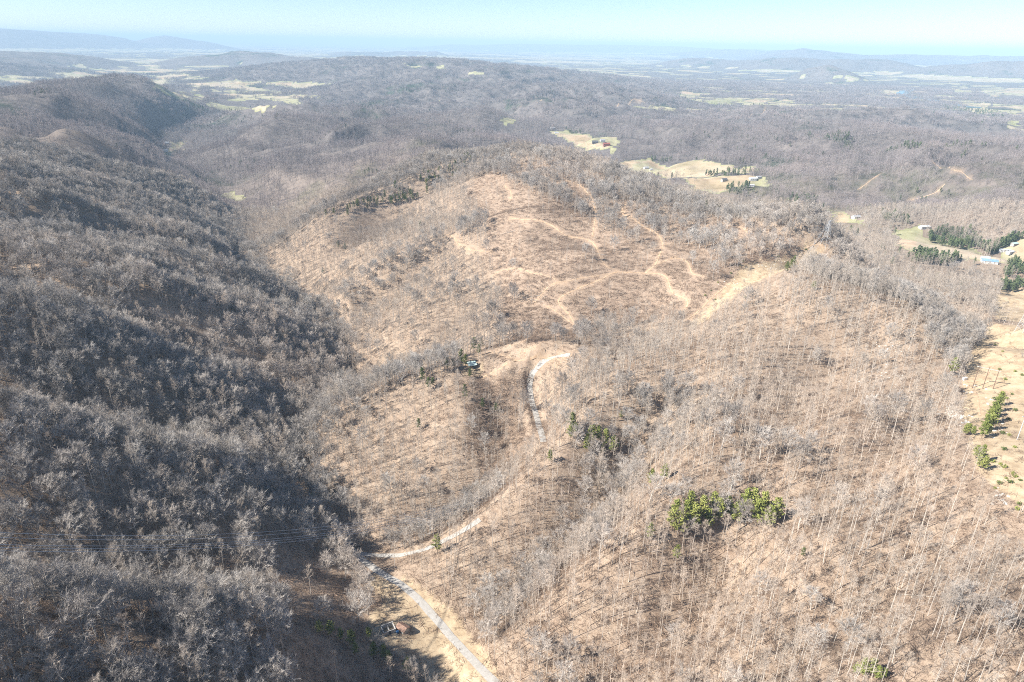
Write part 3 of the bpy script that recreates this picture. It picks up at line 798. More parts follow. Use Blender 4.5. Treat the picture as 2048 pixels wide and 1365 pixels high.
# ------------------------------------------------------------------ roads, tracks, fields as draped sheets
def strip(name, Q, w, mat, lift, rag=0.0, cols=5):
    t = np.gradient(Q, axis=0); t /= np.linalg.norm(t, axis=1, keepdims=True) + 1e-9
    nrm = np.stack([-t[:, 1], t[:, 0]], 1); n_ = len(Q)
    vs = []
    e = [rng.normal(0, rag, n_ + 4), rng.normal(0, rag, n_ + 4)]
    e = [np.convolve(a, [.2, .2, .2, .2, .2], 'valid')[:n_] for a in e]
    for k in range(cols):
        f = k / (cols - 1) * 2 - 1
        ww = w * 0.5 * (1 + (e[0] if f < 0 else e[1])) * f
        p = Q + nrm * ww[:, None]
        vs.append(np.column_stack([p, zat(p[:, 0], p[:, 1]) + CAMZ + lift + 0.05 * (1 - f * f)]))
    vs = np.stack(vs, 1).reshape(-1, 3)
    i0 = (np.arange(n_ - 1)[:, None] * cols + np.arange(cols - 1)[None]).ravel()
    mm = bpy.data.meshes.new(name); mm.from_pydata([tuple(v) for v in vs], [], [(i, i + 1, i + cols + 1, i + cols) for i in i0])
    mm.materials.append(mat); o = put(name, mm); o['kind'] = 'structure'; return o
def speckle(name, stops, scale):
    m, nt, b = new_mat(name); g = N(nt, 'ShaderNodeNewGeometry'); n1 = N(nt, 'ShaderNodeTexNoise', Scale=scale, Detail=6.0, Roughness=0.75)
    nt.links.new(g.outputs['Position'], n1.inputs['Vector']); nt.links.new(ramp(nt, n1.outputs['Fac'], stops), b.inputs['Base Color']); b.inputs['Roughness'].default_value = 1.0; return m
M_GRAVEL = speckle('gravel', [(0.3, (0.27, 0.25, 0.225)), (0.5, (0.35, 0.33, 0.30)), (0.75, (0.44, 0.42, 0.39))], 0.8)
M_DIRT = speckle('dirt', [(0.3, (0.33, 0.215, 0.13)), (0.5, (0.43, 0.305, 0.20)), (0.75, (0.50, 0.40, 0.29))], 0.5)
strip('gravel_road', ROAD, 3.5, M_GRAVEL, 0.10, 0.10)
strip('gravel_road', LANE, 3.0, M_GRAVEL, 0.16, 0.15)
strip('gravel_road', UPPER, 3.6, M_GRAVEL, 0.12, 0.12)
M_WATER = speckle('river_water', [(0.3, (0.05, 0.12, 0.14)), (0.7, (0.08, 0.17, 0.19))], 0.01)
M_WATER.node_tree.nodes['Principled BSDF'].inputs['Roughness'].default_value = 0.15
strip('river', spline(hits([(1822, 178), (1808, 184), (1806, 190), (1830, 196), (1870, 202), (1905, 208), (1950, 216)]), 40.0), 75.0, M_WATER, 1.5, 0.1)
for Q, w in TRK: strip('dirt_track', Q, w * 0.36, M_DIRT, 0.10, 0.8)
# ------------------------------------------------------------------ forest
tall = [tree_parts('tall') for _ in range(6)]
broad = [tree_parts('broad') for _ in range(6)]
young = [tree_parts('young') for _ in range(3)]
tall_m = [joined(*t, 'tall_hardwood', M_TRUNK, M_TWIG) for t in tall]
broad_m = [joined(*t, 'broad_hardwood', M_TRUNK_D, M_TWIG_D) for t in broad]
young_m = [joined(*t, 'young_hardwood', M_TRUNK, M_TWIG) for t in young]
far_m = [far_tree('distant_hardwood') for _ in range(5)]
clump_m = [far_clump('distant_wood') for _ in range(5)]
brush_m = [brush('brushwood') for _ in range(5)]

def in_view(x, y, z, h=20.0, mar=120):
    f = x * F0[0] + y * F0[1] + z * F0[2]
    u, v = proj(x, y, z); _, v2 = proj(x, y, z + h)
    return (f > 20) & (u > -mar) & (u < PW + mar) & (v2 < PH + mar * 1.5) & (v > -100)
# what the photograph shows lying open: no crowns stand in front of it
VIS = np.zeros((PHI := 342, 512), bool)
def mark(px, wpx=None):
    yy_, xx_ = np.mgrid[0:342, 0:512]; ux, vy = xx_ * 4 + 2.0, yy_ * 4 + 2.0
    if wpx is None: VIS[inpoly(np.array(px, float), ux, vy)] = True
    else:
        d, _, _, _ = line_dist(np.array([(a, b_, 0) for a, b_ in px], float), ux, vy); VIS[d < wpx] = True
for p in FIELDS_PX: mark(p)
for p, w in TRACKS_PX[:-5]: mark(p, 4)
mark(ROAD_PX[:10], 9); mark(LANE_PX[:5], 6); mark(UPPER_PX, 11)
mark([(742, 1170), (790, 1180), (850, 1225), (915, 1280), (985, 1365), (900, 1365), (830, 1330), (760, 1270)]); mark([(922, 722), (960, 716), (970, 738), (958, 752), (928, 752)])
mark([(1400, 620), (1500, 530), (1560, 515), (1610, 486), (1650, 492), (1560, 535), (1480, 575)]); mark([(1975, 655), (2048, 655), (2048, 1010), (2000, 980), (1950, 910), (1930, 850), (1930, 770)])
mark([(770, 1245), (835, 1240), (835, 1275), (770, 1275)]); mark([(460, 500), (490, 500), (492, 524), (462, 520)])
def blocks(x, y, z):
    out = np.zeros(len(x), bool); r_ = np.hypot(x, y)
    for h in (5.0, 9.0, 13.0):
        u, v = proj(x, y, z + h); a = np.clip((u / 4).astype(int), 0, 511); b_ = np.clip((v / 4).astype(int), 0, 341)
        out |= VIS[b_, a] & (u > 0) & (u < PW) & (v > 0) & (v < PH)
    return out
# near: up to 1250 m
sp = 4.5
gx, gy = np.meshgrid(np.arange(-950, 950, sp), np.arange(-10, 1260, sp))
gx = (gx + rng.uniform(-.5, .5, gx.shape) * sp).ravel(); gy = (gy + rng.uniform(-.5, .5, gy.shape) * sp).ravel()
k = np.abs(gx) < 0.86 * (gy + 140) + 40
gx, gy = gx[k], gy[k]; gz = zat(gx, gy); r = np.hypot(gx, gy)
k = in_view(gx, gy, gz) & (r < 1250) & (r > 90)
gx, gy, gz, r = gx[k], gy[k], gz[k], r[k]
fi, ro, cu, scb = coverage(gx, gy, gz); wy = open_way(gx, gy); side = side_of_creek(gx, gy)
left = side > 6
clear = fbm(gx, gy, 45.0, 3, 61)
prob = np.where(left, np.maximum(0.5, 0.72 + clear * 0.5), 0.80 + clear * 0.36)
prob = np.where(cu > .5, 0.10, prob); prob = np.where(scb > .5, 0.62, prob)
prob = np.where((fi > .5) | (ro > .5), 0.006, prob)
prob = np.where(left & (side < 38 + 6 * clear) & (gy < 260), 0.05, prob)
prob = np.where(wy < np.where(cu > .5, 0.8, 2.6), 0.0, prob)
# the wooded crest and the far flank stand dense
bd, bs, _, _ = line_dist(np.array(CREST), gx, gy)
crestside = (bs < 0) & (bd > 3) & (bd < 130) & (fi < .5) & (ro < .5)
prob = np.where(crestside, 1.0, prob)
prob *= np.where(blocks(gx, gy, gz), 0.05, 1.0)
onspur = np.zeros(len(gx), bool)
for P_, w_ in [(P, 12) for P in SPUR_L[:3]] + [(SHOULDER, 26), (HOLLOW_L[0][4:], 10), (HOLLOW_L[1], 14)]:
    d_, _, _, _ = line_dist(np.array(P_), gx, gy); onspur |= d_ < w_
prob = np.where(onspur & (fi < .5) & (ro < .5) & (cu < .5) & (wy > 2.6), 1.0, prob)
keep = rng.random(len(gx)) < prob * np.where(blocks(gx, gy, gz) & onspur, 0.0, 1.0)
onspur = onspur[keep]
gx, gy, gz, r, left, cu, scb, side = [a[keep] for a in (gx, gy, gz, r, left, cu, scb, side)]
u0, v0 = proj(gx, gy, gz)
q = rng.random(len(gx))
pb = np.where(left, 0.70, 0.03 + 0.09 * (fbm(gx, gy, 70.0, 2, 71) > 0.25))
pb = np.where((onspur & ~left) | crestside[keep], 0.5, pb)
pb = np.where(np.abs(side) < 14, 0.55, pb)
kind = np.where(q < pb, 1, 0); kind = np.where((rng.random(len(gx)) < np.where(left, 0.10, 0.12)) | ((cu > .5) & (rng.random(len(gx)) < .5)) | ((scb > .5) & (rng.random(len(gx)) < .35)), 2, kind)
turn = rng.uniform(0, 6.283, len(gx)); size = rng.uniform(0.66, 1.04, len(gx)) * np.where(left, 1.06, 0.93) * np.where(r < 1e9, 1, 1)
size *= 1.0 + 0.12 * fbm(gx, gy, 60.0, 2, 73)
pick = rng.integers(0, 6, len(gx))
# the three hundred that stand largest in the picture are trees of their own
hpx = np.where(kind == 2, 10, np.where(kind == 1, 16, 19)) * size * FPX / (gx * F0[0] + gy * F0[1] + gz * F0[2]) * np.where(kind == 1, 1.1, 1.0)
vis = (u0 > 8) & (u0 < PW - 8) & (v0 > 40) & (v0 < PH - 6)
score = np.where(vis, hpx, 0)
solo = np.argsort(-score)[:300]
issolo = np.zeros(len(gx), bool); issolo[solo] = True
P3 = np.column_stack([gx, gy, gz + CAMZ])
for kd, ms, nm in ((0, tall_m, 'hardwood_forest'), (1, broad_m, 'broad_crowned_forest'), (2, young_m, 'young_forest')):
    s = (kind == kd) & ~issolo
    scatter(nm, P3[s], turn[s], size[s], pick[s] % len(ms), ms)
SOLO_M = {0: [(t[0].mesh('trunk', M_TRUNK), t[1].mesh('crown', M_TWIG)) for t in tall],
          1: [(t[0].mesh('trunk', M_TRUNK_D), t[1].mesh('crown', M_TWIG_D)) for t in broad],
          2: [(t[0].mesh('trunk', M_TRUNK), t[1].mesh('crown', M_TWIG)) for t in young]}
NAMES = {0: 'tall_hardwood_tree', 1: 'broad_hardwood_tree', 2: 'young_hardwood_tree'}
MARKS = [(60, 1340, 'in the bottom left corner of the wood'), (250, 1320, 'on the dark lower left slope'), (450, 1340, 'in the pale wood at the bottom left'), (620, 1330, 'among the yellowish pines left of the ruin'),
         (60, 1180, 'on the dark slope below the wires'), (300, 1180, 'in the middle of the dark lower slope'), (520, 1180, 'on the dark slope above the creek'), (680, 1180, 'at the creek beside the fork'), (60, 1020, 'under the wires at the left edge'), (350, 1000, 'under the wires on the dark slope'),
         (880, 1340, 'beside the gravel road at the bottom edge'), (1000, 1250, 'on the slope right of the gravel road'), (1080, 1340, 'at the bottom edge right of the road'), (1250, 1330, 'at the bottom edge below the second hollow'), (1420, 1330, 'at the bottom edge left of the low pines'),
         (1420, 1170, 'below the pine grove'), (1540, 1250, 'below the long fallen trunk'), (1600, 1340, 'at the bottom edge beside the low pines'), (1820, 1340, 'at the bottom edge right of the low pines'), (1980, 1340, 'in the bottom right corner'),
         (1680, 1200, 'between the fallen trunk and the thin log'), (1850, 1200, 'around the thin dark fallen log'), (2000, 1200, 'at the right edge above the corner'), (1750, 1060, 'on the open slope right of the pine grove'), (1950, 1060, 'just below the grassy power line strip'), (1880, 930, 'along the edge of the grassy strip')]
def solo_tree(i):
    kd = int(kind[i]); ms = SOLO_M[kd]; a, c_ = ms[int(pick[i]) % len(ms)]
    e = bpy.data.objects.new(NAMES[kd], None); COL.objects.link(e)
    e.location = P3[i]; e.rotation_euler = (0, 0, float(turn[i])); e.scale = (float(size[i]),) * 3
    put('trunk', a, parent=e); put('crown', c_, parent=e)
    u_, v_ = float(u0[i]), float(v0[i]); big = float(size[i])
    # what stands nearest says which wood it belongs to
    best = min(MARKS, key=lambda m: (u_ - m[0]) ** 2 + (1.6 * (v_ - m[1])) ** 2)
    hgt = ('short ', 'medium ', 'tall ')[0 if big < .76 else 1 if big < .92 else 2]
    lab = hgt + ('slender pale', 'broad crowned grey', 'thin young')[kd] + ' bare tree ' + best[2]
    tag(e, lab, 'tree', hgt + ('slender', 'broad', 'young')[kd] + ' bare trees ' + best[2])
    return e
for i in solo: solo_tree(int(i))
# brushwood under the trees and on the cutover
nb = 210000
ba = rng.uniform(-0.75, 0.75, nb); br = np.exp(rng.uniform(math.log(130), math.log(1000), nb))
bx, by = br * np.sin(ba), br * np.cos(ba) - 60; bz = zat(bx, by)
f2, r2, c2, s2 = coverage(bx, by, bz); w2_ = open_way(bx, by)
k = in_view(bx, by, bz, 2, 20) & (f2 < .5) & (w2_ > 0.8) & (rng.random(nb) < np.where(c2 > .5, 1.0, np.where(s2 > .5, 1.0, np.where(r2 > .5, 0.12, 0.5))))
bx, by, bz, c2, s2 = bx[k], by[k], bz[k], c2[k], s2[k]
scatter('brushwood', np.column_stack([bx, by, bz + CAMZ]), rng.uniform(0, 6.28, len(bx)), rng.uniform(0.5, 1.3, len(bx)) * np.where(c2 + s2 > .5, 1.25, 1.0), rng.integers(0, 5, len(bx)), brush_m)
# logging slash: cut limbs and logs lying on the cutover
def slash(name):
    C = MB()
    for _ in range(7):
        a = random.uniform(-.5, .9); p = np.array([random.gauss(0, 2.2), random.gauss(0, 2.2), .15]); L = random.uniform(1.5, 5.0)
        C.tube([p, p + (math.cos(a) * L, math.sin(a) * L, random.uniform(0, .4))], [0.12, 0.06], 4)
    for _ in range(16):
        p = np.array([random.gauss(0, 1.8), random.gauss(0, 1.8), 0.0]); C.twig(p, unit(rv(0.8) + np.array([0, 0, 0.5])), random.uniform(0.8, 2.4), 0.05)
    return C.mesh(name, M_BRUSH)
ms_ = [slash('logging_slash') for _ in range(5)]
lo, hi = CUT.min(0), CUT.max(0); sx_ = rng.uniform(lo[0], hi[0], 16000); sy_ = rng.uniform(lo[1], hi[1], 16000)
k = inpoly(CUT, sx_, sy_) & (open_way(sx_, sy_) > 1.5) & (rng.random(16000) < 0.45 + 0.5 * fbm(sx_, sy_, 35.0, 2, 95)); sx_, sy_ = sx_[k], sy_[k]
P_ = region([(940, 745), (975, 706), (1060, 690), (1120, 690), (1100, 708), (1055, 735), (1052, 850), (1015, 895), (940, 860)]); lo, hi = P_.min(0), P_.max(0)
tx_ = rng.uniform(lo[0], hi[0], 700); ty_ = rng.uniform(lo[1], hi[1], 700); k = inpoly(P_, tx_, ty_) & (open_way(tx_, ty_) > 2); sx_ = np.append(sx_, tx_[k]); sy_ = np.append(sy_, ty_[k])
scatter('logging_slash', np.column_stack([sx_, sy_, zat(sx_, sy_) + CAMZ]), rng.uniform(-.5, .9, len(sx_)), rng.uniform(.5, 1.2, len(sx_)), rng.integers(0, 5, len(sx_)), ms_)
# middle distance
def logpolar(n_, r0, r1, amax=0.72):
    a = rng.uniform(-amax, amax, n_); rr = np.sqrt(rng.uniform(r0 * r0, r1 * r1, n_)); return rr * np.sin(a), rr * np.cos(a)
def woods(nm, n_, r0, r1, ms, s0, s1, hh, zmax=1e9):
    x, y = logpolar(n_, r0, r1); z = zat(x, y)
    f_, r_, _, _ = coverage(x, y, z); w_ = open_way(x, y)
    k = in_view(x, y, z, hh, 30) & (rng.random(len(x)) < np.maximum(0.6, 0.85 + 0.5 * fbm(x, y, 130.0, 3, 97))) & ((f_ < .3) | (rng.random(len(x)) < .025)) & (r_ < .5) & (w_ > 2) & ~(blocks(x, y, z) & (rng.random(len(x)) < .9))
    x, y, z = x[k], y[k], z[k]
    return scatter(nm, np.column_stack([x, y, z + CAMZ]), rng.uniform(0, 6.28, len(x)), rng.uniform(s0, s1, len(x)), rng.integers(0, 5, len(x)), ms)
woods('distant_forest', 95000, 1250, 2700, far_m, 0.75, 1.2, 18)
woods('far_forest', 75000, 2700, 7000, clump_m, 0.7, 1.15, 18)
# ------------------------------------------------------------------ pines
def ground_at(u, v):
    p = hit(u, v); return (float(p[0]), float(p[1]), float(p[2]) + CAMZ)
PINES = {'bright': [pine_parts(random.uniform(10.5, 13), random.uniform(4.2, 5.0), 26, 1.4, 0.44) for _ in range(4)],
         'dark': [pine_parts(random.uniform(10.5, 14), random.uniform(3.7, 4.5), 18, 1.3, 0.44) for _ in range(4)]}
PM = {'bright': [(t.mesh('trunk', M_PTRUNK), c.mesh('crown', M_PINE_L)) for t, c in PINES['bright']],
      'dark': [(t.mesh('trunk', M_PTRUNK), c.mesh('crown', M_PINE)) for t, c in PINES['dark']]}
def pine(u, v, sort, label, group=None, sc=1.0, loc=None):
    a, c_ = random.choice(PM[sort])
    e = bpy.data.objects.new('pine_tree', None); COL.objects.link(e)
    e.location = loc or ground_at(u, v); e.rotation_euler = (0, 0, random.uniform(0, 6.28)); s = sc * random.uniform(0.9, 1.1); e.scale = (s, s, s * random.uniform(0.92, 1.08))
    put('trunk', a, parent=e); put('crown', c_, parent=e)
    return tag(e, label, 'pine tree', group)
ORD = ['first', 'second', 'third', 'fourth', 'fifth', 'sixth', 'seventh', 'eighth', 'ninth', 'tenth', 'eleventh', 'twelfth', 'thirteenth', 'fourteenth', 'fifteenth', 'sixteenth', 'seventeenth', 'eighteenth', 'nineteenth', 'twentieth']
def pines(pts, sort, group, where, sc=1.0):
    pts = sorted(pts)
    for i, p in enumerate(pts):
        pine(p[0], p[1], sort, f'{where}, {ORD[i]} from the left', group, sc * (p[2] if len(p) > 2 else 1))
pines([(1343, 1062), (1358, 1072), (1370, 1048), (1386, 1066), (1402, 1042), (1415, 1060), (1436, 1046), (1452, 1036), (1470, 1050), (1487, 1036), (1512, 1052), (1522, 1036), (1536, 1058), (1549, 1044), (1378, 1030, .9), (1425, 1028, .9), (1350, 1040, .9), (1502, 1034)],
      'bright', 'pine grove on the right slope', 'bright green pine of the grove on the brown slope')
pines([(1144, 862), (1140, 880, .8), (1152, 868, .7), (1180, 892), (1186, 876, .8), (1196, 884), (1210, 897), (1224, 908), (1172, 906, .9), (1232, 900, .7), (1204, 912, .6)], 'bright', 'pines above the second hollow', 'small green pine in the loose cluster above the hollow', 0.85)
for p, lab in (((1302, 972, .8), 'lone narrow green pine above the left end of the grove'), ((1328, 962, .7), 'thin pine just right of another above the grove'), ((1100, 925, .6), 'little round pine alone on the spur below the curved road'),
               ((1298, 1082, .7), 'small pine lower left of the pine grove'), ((1352, 1122, .6), 'pale pine sapling below the left end of the grove'), ((1242, 838, .4), 'tiny pine on the slope above the loose pine cluster')):
    pine(p[0], p[1], 'bright', lab, None, p[2])
pines([(895, 742, .8), (906, 738, .7), (922, 728), (931, 735, .7), (948, 706, .9), (962, 700, .8), (958, 712, .6), (940, 758, .6)], 'dark', 'pines round the open shed', 'dark pine near the small shed with the pale roof')
pines([(845, 768, .8), (858, 780, .7), (866, 774, .6)], 'dark', 'pines on the house spur', 'dark pine on the spur left of the small shed')
pines([(930, 802, .8), (965, 820, .7), (992, 826, .6), (838, 860, .7)], 'dark', 'pines in the brushy hollow', 'dark pine in the brushy hollow left of curved road')
pines([(1962, 878), (1968, 862), (1976, 848), (1982, 836), (1990, 826), (1997, 812), (1974, 872, .8), (1987, 846, .9), (1980, 858)], 'bright', 'pines on the power line strip', 'bushy green pine of the clump on the grassy strip', 0.72)
pines([(1928, 872), (1936, 866, .8), (1944, 872, .7)], 'bright', 'pines at the strip edge', 'green pine beside the rocky edge of the grassy strip', 0.55)
pines([(1950, 918), (1958, 928), (1966, 942), (1955, 938, .8)], 'bright', 'lower pines on the strip', 'green pine of the lower clump on the grassy strip', 0.6)
pine(1903, 752, 'bright', 'lone round green pine at the wood edge above the strip', None, 0.8)
pines([(1572, 548), (1580, 543), (1586, 538)], 'dark', 'pines on the crest', 'dark pine on the bare crest beside the clearing', 0.75)
pine(1626, 582, 'bright', 'small yellowish pine in the grey wood below the crest', None, 0.6)
pines([(1708, 1350, .6), (1722, 1356), (1740, 1350), (1752, 1362, .8), (1766, 1358, .6)], 'bright', 'pines at the foot of the right slope', 'green pine of the group at the bottom edge', 0.55)
pine(1604, 1116, 'dark', 'short dark green pine alone below the pine grove', None, 0.4)
pines([(640, 1268, .8), (662, 1272), (682, 1282, .8), (704, 1296), (712, 1312, .8), (738, 1278, .7), (748, 1318), (768, 1320, .9), (816, 1350), (778, 1326, .7)], 'bright', 'pines left of the ruined cabin', 'yellowish green pine among grey trees left of the road', 0.72)
for p, lab in (((628, 1010, .6), 'small bright pine in the dark wood beside the creek'), ((655, 1092, .6), 'small bright pine beside the shaded creek bend'), ((875, 1108, .8), 'thin yellowish pine just below the side lane')):
    pine(p[0], p[1], 'bright', lab, None, p[2])
belt = [(790, 398), (805, 393), (818, 388), (830, 383), (842, 376), (846, 366), (858, 360), (868, 356), (876, 354), (884, 351), (892, 346), (902, 346), (915, 340), (928, 336), (938, 330), (948, 326)]
rb = random.Random(5)
for i, (a, b_) in enumerate([(x_ + rb.uniform(-14, 14), y_ + rb.uniform(-12, 16)) for x_, y_ in belt * 3] + [(rb.uniform(690, 800), 0) for _ in range(14)]):
    if b_ == 0: b_ = 428 - (a - 690) * 0.29 + rb.uniform(-8, 8)
    pine(a, b_, 'bright' if i % 5 == 0 else 'dark', 'dark pine of the long belt along the spur left of the summit', 'pine belt on the summit spur', rb.uniform(0.45, 0.95))
pines([(800, 408), (812, 404), (820, 398), (826, 402), (806, 400)], 'dark', 'pines below the belt', 'dark pine of the small clump below the spur belt', 0.9)
pines([(700, 420), (715, 416), (728, 412), (742, 408), (756, 404), (770, 400), (652, 436), (668, 430)], 'dark', 'lower end of the pine belt', 'dark pine among grey trees at the lower spur', 0.8)
pines([(730, 352), (738, 350), (746, 349), (754, 350), (764, 352)], 'dark', 'pines on the next spur', 'dark pine of the clump on the spur behind', 0.9)
# woods of evergreens far off
far_pine = []
for t, c_ in [pine_parts(random.uniform(11, 14), 3.8, 6, 1.0, 0.85) for _ in range(5)]:
    mm = joined(t, c_, 'distant_pine', M_PTRUNK, M_PINE_F); far_pine.append(mm)
pp = []
def fill(px, n_, jit=0):
    P = hits(px)[:, :2]; lo, hi = P.min(0), P.max(0); c = 0; tries = 0
    while c < n_ and tries < n_ * 30:
        tries += 1; q = rng.uniform(lo, hi)
        if inpoly(P, q[0], q[1]): pp.append(q); c += 1
fill([(1850, 480), (1870, 465), (1935, 468), (1960, 485), (1955, 500), (1900, 496)], 150); fill([(1960, 500), (2020, 478), (2045, 480), (2000, 500), (1975, 512)], 80)
fill([(1808, 520), (1860, 512), (1925, 522), (1905, 532), (1830, 530)], 90); fill([(1660, 470), (1700, 462), (1718, 478), (1690, 482)], 50)
fill([(2000, 545), (2047, 535), (2060, 555), (2010, 560)], 60); fill([(1995, 572), (2047, 565), (2050, 580), (2000, 585)], 40)
fill([(1610, 270), (1700, 278), (1830, 290), (1990, 296), (1985, 303), (1800, 300), (1650, 282)], 420)
fill([(1400, 352), (1440, 347), (1515, 346), (1518, 351), (1440, 355)], 45); fill([(1300, 320), (1340, 317), (1345, 324), (1305, 326)], 20); fill([(1440, 380), (1500, 375), (1510, 392), (1455, 392)], 40)
fill([(860, 250), (910, 250), (915, 257), (868, 258)], 60); fill([(790, 180), (830, 182), (822, 195), (785, 192)], 60); fill([(715, 210), (760, 200), (770, 215), (730, 222)], 50)
fill([(1130, 258), (1165, 262), (1160, 268), (1135, 266)], 20); fill([(1560, 400), (1620, 385), (1640, 410), (1580, 420)], 50); fill([(1760, 430), (1800, 438), (1820, 450), (1770, 446)], 40)
fill([(1880, 212), (1990, 222), (2047, 240), (1990, 236), (1890, 220)], 250); fill([(540, 240), (560, 228), (575, 230), (555, 250)], 40); fill([(345, 225), (410, 215), (420, 225), (360, 238)], 80)
fill([(60, 185), (100, 178), (110, 190), (70, 198)], 60); fill([(300, 262), (330, 268), (350, 275), (320, 280)], 30)
# scattered ones on the hills between
x, y = logpolar(9000, 700, 4500); z = zat(x, y); f_, r_, c_, _ = coverage(x, y, z)
k = in_view(x, y, z, 15, 20) & (f_ < .5) & (r_ < .5) & (c_ < .5) & (fbm(x, y, 160.0, 3, 91) > 0.45) & ((side_of_creek(x, y) < 0) | (rng.random(len(x)) < .12))
pp = np.vstack([np.array(pp), np.column_stack([x[k], y[k]])])
pz_ = zat(pp[:, 0], pp[:, 1])
scatter('evergreen_woods', np.column_stack([pp, pz_ + CAMZ]), rng.uniform(0, 6.28, len(pp)), rng.uniform(0.6, 1.1, len(pp)), rng.integers(0, 5, len(pp)), far_pine)
# ------------------------------------------------------------------ buildings, power line, car, logs
def paint(name, c, rough=0.7, metal=0.0, var=0.35, scale=1.5):
    m, nt, b = new_mat(name); g = N(nt, 'ShaderNodeTexCoord'); n1 = N(nt, 'ShaderNodeTexNoise', Scale=scale, Detail=6.0, Roughness=0.7)
    nt.links.new(g.outputs['Object'], n1.inputs['Vector'])
    lo = tuple(v * (1 - var) for v in c); hi = tuple(min(0.85, v * (1 + var)) for v in c)
    nt.links.new(ramp(nt, n1.outputs['Fac'], [(0.3, lo), (0.7, hi)]), b.inputs['Base Color']); b.inputs['Roughness'].default_value = rough; b.inputs['Metallic'].default_value = metal; return m
C_WHITE = paint('white_siding', (0.58, 0.57, 0.55), var=0.12); C_GREYW = paint('weathered_board', (0.38, 0.36, 0.33)); C_BLOCK = paint('concrete_block', (0.44, 0.43, 0.41), var=0.3)
C_RUST = paint('rusty_tin', (0.21, 0.13, 0.095), 0.6, var=0.5); C_TEAL = paint('pale_green_tin', (0.38, 0.47, 0.44), 0.5, var=0.12); C_DARKR = paint('dark_roofing', (0.09, 0.09, 0.095)); C_GREYR = paint('grey_roofing', (0.30, 0.30, 0.31))
C_RED = paint('red_roofing', (0.24, 0.085, 0.07), var=0.2); C_BLUE = paint('blue_tin', (0.18, 0.30, 0.42), 0.45, var=0.15); C_TIN = paint('bright_tin', (0.48, 0.50, 0.52), 0.5, var=0.12); C_DARK = paint('dark_opening', (0.03, 0.03, 0.035)); C_WOOD = paint('brown_timber', (0.22, 0.15, 0.10)); C_POLE = paint('reddish_pole', (0.19, 0.13, 0.10)); C_POLEG = paint('pale_timber', (0.42, 0.39, 0.35)); C_STEEL = paint('grey_steel', (0.45, 0.46, 0.47), 0.5, var=0.1); C_BTARP = paint('blue_tarp', (0.08, 0.19, 0.36), 0.5)
def empty(name, loc, rz=0.0):
    e = bpy.data.objects.new(name, None); COL.objects.link(e); e.location = loc; e.rotation_euler = (0, 0, rz); return e
def part(name, B, mat, parent): return put(name, B.mesh(name, mat), parent=parent)
def gable(w, d, h, rise, over=0.35, th=0.14):
    """two pitched roof slabs along x"""
    B = MB()
    for s in (-1, 1):
        y0, z0 = s * (d / 2 + over), h - over * rise / (d / 2); y1, z1 = 0.0, h + rise; x0, x1 = -w / 2 - over, w / 2 + over; i = len(B.v)
        B.v += [(x0, y0, z0), (x1, y0, z0), (x1, y1, z1), (x0, y1, z1), (x0, y0, z0 + th), (x1, y0, z0 + th), (x1, y1, z1 + th), (x0, y1, z1 + th)]
        B.f += [(i, i + 3, i + 2, i + 1), (i + 4, i + 5, i + 6, i + 7), (i, i + 1, i + 5, i + 4), (i + 1, i + 2, i + 6, i + 5), (i + 2, i + 3, i + 7, i + 6), (i + 3, i, i + 4, i + 7)]
    return B
def house(name, u, v, w, d, h, rise, wall, roof, rz, label, cat='house', nwin=2, chimney=False, sink=1.2):
    x, y, z = ground_at(u, v); e = empty(name, (x, y, z), rz)
    B = MB(); B.box((-w / 2, -d / 2, -sink), (w / 2, d / 2, h - 0.02))
    for s in (-1, 1):
        i = len(B.v); xx = s * (w / 2 - 0.01); B.v += [(xx, -d / 2, h - 0.02), (xx, d / 2, h - 0.02), (xx, 0, h + rise - 0.05)]; B.f.append((i, i + 1, i + 2))
    part('wall', B, wall, e); rf = part('roof', gable(w, d, h, rise), roof, e)
    for s in (-1, 1):
        B = MB(); B.box((-0.5, s * d / 2 - 0.04, 0.0), (0.5, s * d / 2 + 0.04, 2.1)); part('door', B, C_WOOD, e)
        for k in range(nwin):
            xx = (-1) ** k * w * (0.28 if nwin <= 2 else 0.2 + 0.18 * (k // 2))
            B = MB(); B.box((xx - 0.5, s * d / 2 - 0.035, 1.0), (xx + 0.5, s * d / 2 + 0.035, 2.1)); part('window', B, C_DARK, e)
    if chimney:
        B = MB(); B.box((w * .2 - .35, -.35, h + rise * .4), (w * .2 + .35, .35, h + rise + 0.9)); part('chimney', B, C_BLOCK, rf)
    return tag(e, label, cat)
# the little open shed on the spur
x, y, z = ground_at(944, 734); e = empty('open_shed', (x, y, z), 0.35)
for sx in (-1, 1):
    for sy in (-1, 1):
        B = MB(); B.tube([(sx * 2.5, sy * 1.8, -1.5), (sx * 2.5, sy * 1.8, 2.3 + 0.35 * sy)], [0.11, 0.11], 6); part('post', B, C_WOOD, e)
B = MB(); B.box((-2.4, 1.7, -1.2), (2.4, 1.8, 2.4)); part('back_wall', B, C_GREYW, e)
B = MB(); B.v = [(-3, -2.5, 2.0), (3, -2.5, 2.0), (3, 2.5, 2.85), (-3, 2.5, 2.85), (-3, -2.5, 2.08), (3, -2.5, 2.08), (3, 2.5, 2.93), (-3, 2.5, 2.93)]
B.f = [(0, 3, 2, 1), (4, 5, 6, 7), (0, 1, 5, 4), (1, 2, 6, 5), (2, 3, 7, 6), (3, 0, 4, 7)]
for k in range(9): B.box((-2.9 + k * 0.72, -2.4, 2.1), (-2.86 + k * 0.72, -2.3, 2.16))
part('roof', B, C_TEAL, e); tag(e, 'small open shed with a pale green tin roof on the spur', 'shed')
